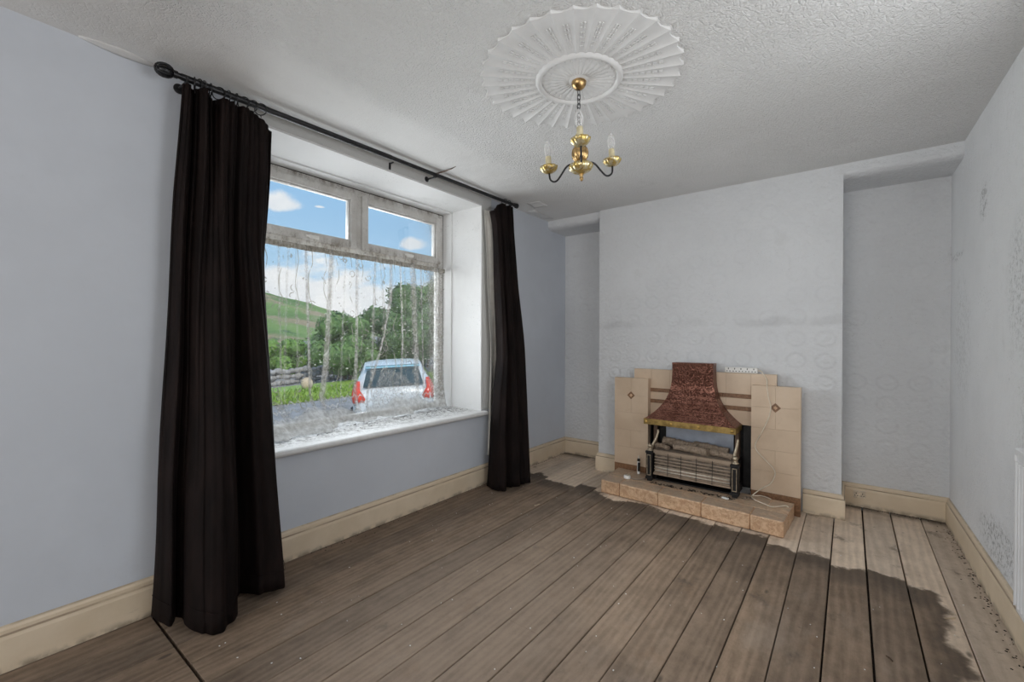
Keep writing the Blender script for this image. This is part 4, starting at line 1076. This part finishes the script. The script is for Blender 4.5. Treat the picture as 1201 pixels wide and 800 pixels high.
# bushes
def bush(name, c, rad, n, mat, label, cat='bush', leaf=.10, blobs=26, seed=0, blossoms=0, group=None):
    r = np.random.default_rng(seed); root = thing(name, label, cat, (c[0], c[1], c[2]), group)
    ctr = []
    for k in range(blobs):
        d = r.normal(size=3); d /= np.linalg.norm(d); q = r.random()**.4
        ctr.append(np.array([c[0]+d[0]*rad[0]*q*.75, c[1]+d[1]*rad[1]*q*.75, c[2]+rad[2]*(1+d[2]*q*.78)]))
    o = B()
    for k in range(n):
        p0 = ctr[r.integers(blobs)]; d = r.normal(size=3); d /= np.linalg.norm(d); br = .42*min(rad)*r.uniform(.75, 1.05)
        p = p0+d*br*np.array([1, 1, .9])
        if p[2] < c[2]: p[2] = c[2]+abs(r.normal())*.05
        a = r.normal(size=3); a -= a.dot(d)*d*.6; a /= np.linalg.norm(a); w = np.cross(a, d); s = leaf*r.uniform(.6, 1.3)
        o.add([p-a*s, p+w*s*.45, p+a*s, p-w*s*.45], [(0, 1, 2, 3)])
    for q in ctr: o.sphere(tuple(q), .33*min(rad), 8, 6)
    o.obj('foliage', mat, root, fixn=False)
    tr = B()
    for k in range(4):
        a = k*1.6; tr.tube([(c[0]+.08*math.cos(a), c[1]+.08*math.sin(a), c[2]-.05), (c[0]+rad[0]*.3*math.cos(a), c[1]+rad[1]*.3*math.sin(a), c[2]+rad[2]*1.1)], [.06, .03], 7)
    tr.obj('stem', 'trunk', root)
    if blossoms:
        f = B()
        for k in range(blossoms):
            p0 = ctr[r.integers(blobs)]; d = r.normal(size=3); d[0] = abs(d[0]); d /= np.linalg.norm(d); p = p0+d*.46*min(rad); s = r.uniform(.02, .055)
            f.sphere(tuple(p), s, 6, 4, (1, 1, .5))
        f.obj('blossom', 'blossom', root)
bush('elder_bush', (-12.9, 12.2, gz(12.2)), (1.7, 2.2, 1.95), 9000, 'bush', 'tall dark green bush with cream blossom behind the parked car', leaf=.11, seed=3, blossoms=170)
bush('leafy_bush', (-13.0, 9.6, gz(9.6)), (1.3, 1.5, 1.38), 6500, 'bush2', 'mid green leafy bush with pale blossom left of the tall dark bush', leaf=.10, seed=5, blossoms=150)
bush('leafy_bush', (-14.5, 14.9, gz(14.9)), (1.9, 2.0, 2.3), 7000, 'bush2', 'tall mid green bush close to the right edge of the window pane', leaf=.11, seed=8)
bush('garden_shrub', (-18.5, 9.6, gz(9.6)-.3), (1.6, 2.0, 1.05), 5000, 'bush3', 'low bright green shrub in the field, seen at the left of the window', leaf=.10, seed=11)
bush('garden_shrub', (-17.5, 11.9, gz(11)-.3), (1.4, 1.5, .95), 4200, 'bush2', 'low mid green shrub in the field between bright shrub and blossom bush', leaf=.10, seed=12)
bush('hedge', (-24.0, 14.5, -.85), (2.2, 5.0, .80), 7000, 'bush', 'dark hedge running across the field below the hill', 'hedge', leaf=.14, blobs=40, seed=14)

# parked hatchback, tail towards the house
car = thing('car', 'pale silver hatchback with red tail lights parked outside the window', 'car', (-4.94, 5.69, gz(5.69)-.05))
fwd = Vector((-.80, .60, 0)).normalized(); 
slope = math.atan(SL)
M_car = Matrix.Translation((-4.94, 5.69, gz(5.69)-.05)) @ Matrix.Rotation(slope, 4, 'X') @ Matrix.Rotation(math.atan2(fwd.y, fwd.x), 4, 'Z')
# car frame: +X forward, +Y left, Z up ; tail at x = 0
st = [(-.02, .62, .45, .60, .70, .72), (.0, .74, .30, .62, .86, .90), (.10, .80, .24, .62, .95, 1.02), (.28, .83, .22, .60, .97, 1.24), (.52, .84, .22, .59, .97, 1.415), (.85, .85, .22, .60, .96, 1.465),
      (1.5, .85, .22, .62, .95, 1.48), (2.1, .85, .22, .61, .93, 1.44), (2.55, .85, .22, .60, .92, 1.25), (2.95, .84, .22, .66, .90, .985), (3.4, .82, .24, .66, .82, .90), (3.75, .74, .28, .58, .70, .74), (3.88, .55, .38, .44, .58, .60)]
rows = []
for (x, w, zb, wr_, zbelt, zr) in st:
    half = [(0, zb), (w*.7, zb), (w*.97, zb+.08), (w, (zb+zbelt)/2), (w*.985, zbelt), ((w+wr_)/2*.985, (zbelt+zr)/2+.02), (wr_, zr-.03), (wr_*.7, zr), (0, zr+.012)]
    ring = [(x, y, z) for y, z in half]+[(x, -y, z) for y, z in half[-2:0:-1]]
    rows.append(ring+[ring[0]])
def carob(o, name, mat, par=car, **kw):
    o.v = [tuple(M_car @ Vector(v)) for v in o.v]; return o.obj(name, mat, par, **kw)
o = B().grid(rows); n0 = len(rows[0])-1
o.add(rows[0][:-1], [tuple(range(n0))]); o.add(rows[-1][:-1], [tuple(range(n0))])
carob(o, 'body', 'carpaint', smooth='angle')
def panel(pts, name, mat, off=(0,0,0), th=.012):
    o = B().add([tuple(Vector(p)+Vector(off)) for p in pts], [tuple(range(len(pts)))]); return carob(o, name, mat, solid=th)
# rear screen follows the tail slope
panel([(.115, .60, 1.05), (.115, .3, 1.04), (.115, -.3, 1.04), (.115, -.60, 1.05), (.40, -.53, 1.34), (.40, .53, 1.34)], 'rear_window', 'carglass', (-.03, 0, .02), .02)
for s in (1, -1):
    lo = B(); P = []
    for (z, x, ya_, yb_) in ((.76, .03, .60, .80), (.84, .02, .56, .81), (.92, .04, .60, .815), (1.00, .09, .66, .80), (1.10, .165, .66, .76), (1.18, .22, .66, .72)):
        P.append([(x-.035, s*ya_, z), (x-.03, s*(ya_+yb_)/2, z), (x+.03, s*yb_, z), (x+.14, s*(yb_+.015), z)])
    carob(lo.grid(P), 'tail_light', 'lamp_red', smooth=True, solid=.015)
    panel([(.62, s*.835, 1.0), (1.45, s*.845, .985), (1.45, s*.66, 1.40), (.80, s*.66, 1.38)], 'side_window', 'carglass', (0, s*.02, 0), .01)
    panel([(1.52, s*.845, .985), (2.55, s*.845, .96), (2.15, s*.66, 1.37), (1.52, s*.66, 1.40)], 'side_window', 'carglass', (0, s*.02, 0), .01)
    for x in (.62, 3.05):
        Mw = Matrix.Translation((x, s*.80, .30)) @ Matrix.Rotation(PI/2, 4, 'X')
        w_ = B().lathe([(.19, -.09), (.28, -.10), (.30, -.06), (.30, .06), (.28, .10), (.19, .09)], (0, 0, 0), 24); w_.v = [tuple(Mw @ Vector(v)) for v in w_.v]
        wo_ = carob(w_, 'wheel', 'tyre', smooth='angle')
        h_ = B().lathe([(.02, -.095), (.18, -.085), (.19, 0), (.18, .085), (.02, .095)], (0, 0, 0), 20); h_.v = [tuple(Mw @ Vector(v)) for v in h_.v]
        carob(h_, 'wheel_rim', 'alloy', wo_, smooth='angle')
bmp = B(); bmp.box(-.09, .05, -.78, .78, .36, .58); carob(bmp, 'rear_bumper', 'carpaint', bevel=.05)
sp = B(); sp.box(.34, .62, -.56, .56, 1.405, 1.445); carob(sp, 'roof_spoiler', 'roofcy', bevel=.015)
panel([(.08, .10, .93), (.08, -.10, .93), (.09, -.10, .965), (.09, .10, .965)], 'boot_handle', 'alloy', (-.04, 0, 0), .015)

# ------------------------------------------------------------------ world: blue sky with white cumulus
w = bpy.data.worlds.new('sky'); sc.world = w; w.use_nodes = True; t = w.node_tree; t.nodes.clear()
class WT(NT):
    def __init__(s, tree): s.t = tree
T = WT(t)
out = T.n('OutputWorld'); bg = T.n('Background')
d = T.n('TexCoord').outputs['Generated']; dx, dy, dz = T.xyz(d)
col = T.mix(T.sstep(dz, .0, .55), (.50, .73, .93), (.20, .46, .82))
elev = dz
def cloud(dirv, wide, tall):
    v = Vector(dirv).normalized(); side = Vector((-v.y, v.x, 0)).normalized()
    a = T.n('VectorMath', operation='DOT_PRODUCT'); T.set(a, 0, d); a.inputs[1].default_value = side
    b_ = T.n('VectorMath', operation='DOT_PRODUCT'); T.set(b_, 0, d); b_.inputs[1].default_value = v
    e1 = T.math('DIVIDE', a.outputs['Value'], wide); e2 = T.math('DIVIDE', T.math('SUBTRACT', dz, v.z), tall)
    e2 = T.math('MULTIPLY', e2, T.sstep(e2, -.3, .1, 1.7, 1.0))
    q = T.math('ADD', T.math('MULTIPLY', e1, e1), T.math('MULTIPLY', e2, e2))
    q = T.math('ADD', q, T.math('MULTIPLY', T.math('SUBTRACT', T.noise(d, 16, 6, .62), .5), 2.2))
    return T.math('MULTIPLY', T.sstep(q, .2, 1.0, 1, 0), T.sstep(b_.outputs['Value'], 0, .1))
F = Vector((-.6098, .7926, -.0042)); R = Vector((.7926, .6098, .0038)); U = Vector((0, 0, 1))
def dirpx(px, py): return F+R*((px-600.5)/514.64)-U*((py-400)/514.64)
m = cloud(dirpx(318, 237), .060, .028)
for c_ in ((dirpx(487, 288), .035, .020), (dirpx(375, 243), .012, .004)):
    m = T.math('MAXIMUM', m, cloud(*c_))
band = T.math('ADD', elev, T.math('MULTIPLY', T.math('SUBTRACT', T.noise(T.scale(d, (1, 1, 2.2)), 5.5, 7, .6), .5), .34))
low = T.sstep(band, .11, .17, 1, 0)
m = T.math('MAXIMUM', m, low)
far = T.sstep(T.noise(T.scale(d, (1, 1, 1.6)), 2.3, 7, .6), .50, .62)
m = T.math('MAXIMUM', m, T.math('MULTIPLY', far, T.sstep(dz, .42, .60)))
white = T.mix(T.sstep(T.noise(d, 9, 5), .3, .7), (.80, .84, .89), (1.0, 1.0, 1.0))
col = T.mix(m, col, white)
T.set(bg, 0, col); bg.inputs[1].default_value = 1.0
t.links.new(bg.outputs[0], out.inputs[0])

# ------------------------------------------------------------------ lights
def area(name, loc, target, sx, sy, power, col):
    l = bpy.data.lights.new(name, 'AREA'); l.shape = 'RECTANGLE'; l.size = sx; l.size_y = sy; l.energy = power; l.color = col
    o = bpy.data.objects.new(name, l); COL.objects.link(o); o.location = loc
    o.rotation_euler = (Vector(target)-Vector(loc)).to_track_quat('-Z', 'Y').to_euler(); return o
area('rear_fill_light', (1.55, YR-.10, 1.45), (1.75, 0.0, 1.62), 2.1, 1.4, 63, (1.0, .985, .96))  # fill lamp added behind the viewer, in the invented rear window
area('right_fill_light', (3.07, 1.51, 1.585), (0, 2.3, 1.35), 1.0, 1.0, 14.5, (.97, .985, 1.0))  # fill lamp added to lift the left wall, no known source
area('front_window_skylight', (-.66, 1.87, 1.46), (3.0, 2.2, 1.45), 1.25, 1.2, 43, (.95, .975, 1.0))
s = bpy.data.lights.new('sun', 'SUN'); s.energy = 2.4; s.angle = math.radians(3); s.color = (1, .96, .9)
so_ = bpy.data.objects.new('sun', s); COL.objects.link(so_); so_.rotation_euler = Vector((-.62, .25, -.74)).to_track_quat('-Z', 'Y').to_euler()

# ------------------------------------------------------------------ camera
cam = bpy.data.cameras.new('camera'); co = bpy.data.objects.new('camera', cam); COL.objects.link(co)
cam.sensor_width = 36; cam.lens = 514.64/1201*36; cam.clip_start = .02; cam.clip_end = 800
yaw, pitch, roll = .6556, -.00419, .00377
co.matrix_world = Matrix.Translation((2.4249, 0, 1.2093)) @ Matrix.Rotation(yaw, 4, 'Z') @ Matrix.Rotation(PI/2+pitch, 4, 'X') @ Matrix.Rotation(roll, 4, 'Z')
sc.camera = co
vs_ = sc.view_settings; vs_.view_transform = 'Standard'; vs_.look = 'None'; vs_.gamma = 1; vs_.exposure = 0; vs_.use_curve_mapping = False
sc.cycles.max_bounces = 10; sc.cycles.diffuse_bounces = 8; sc.cycles.transparent_max_bounces = 24; sc.cycles.use_denoising = True
sc.cycles.sample_clamp_indirect = 6
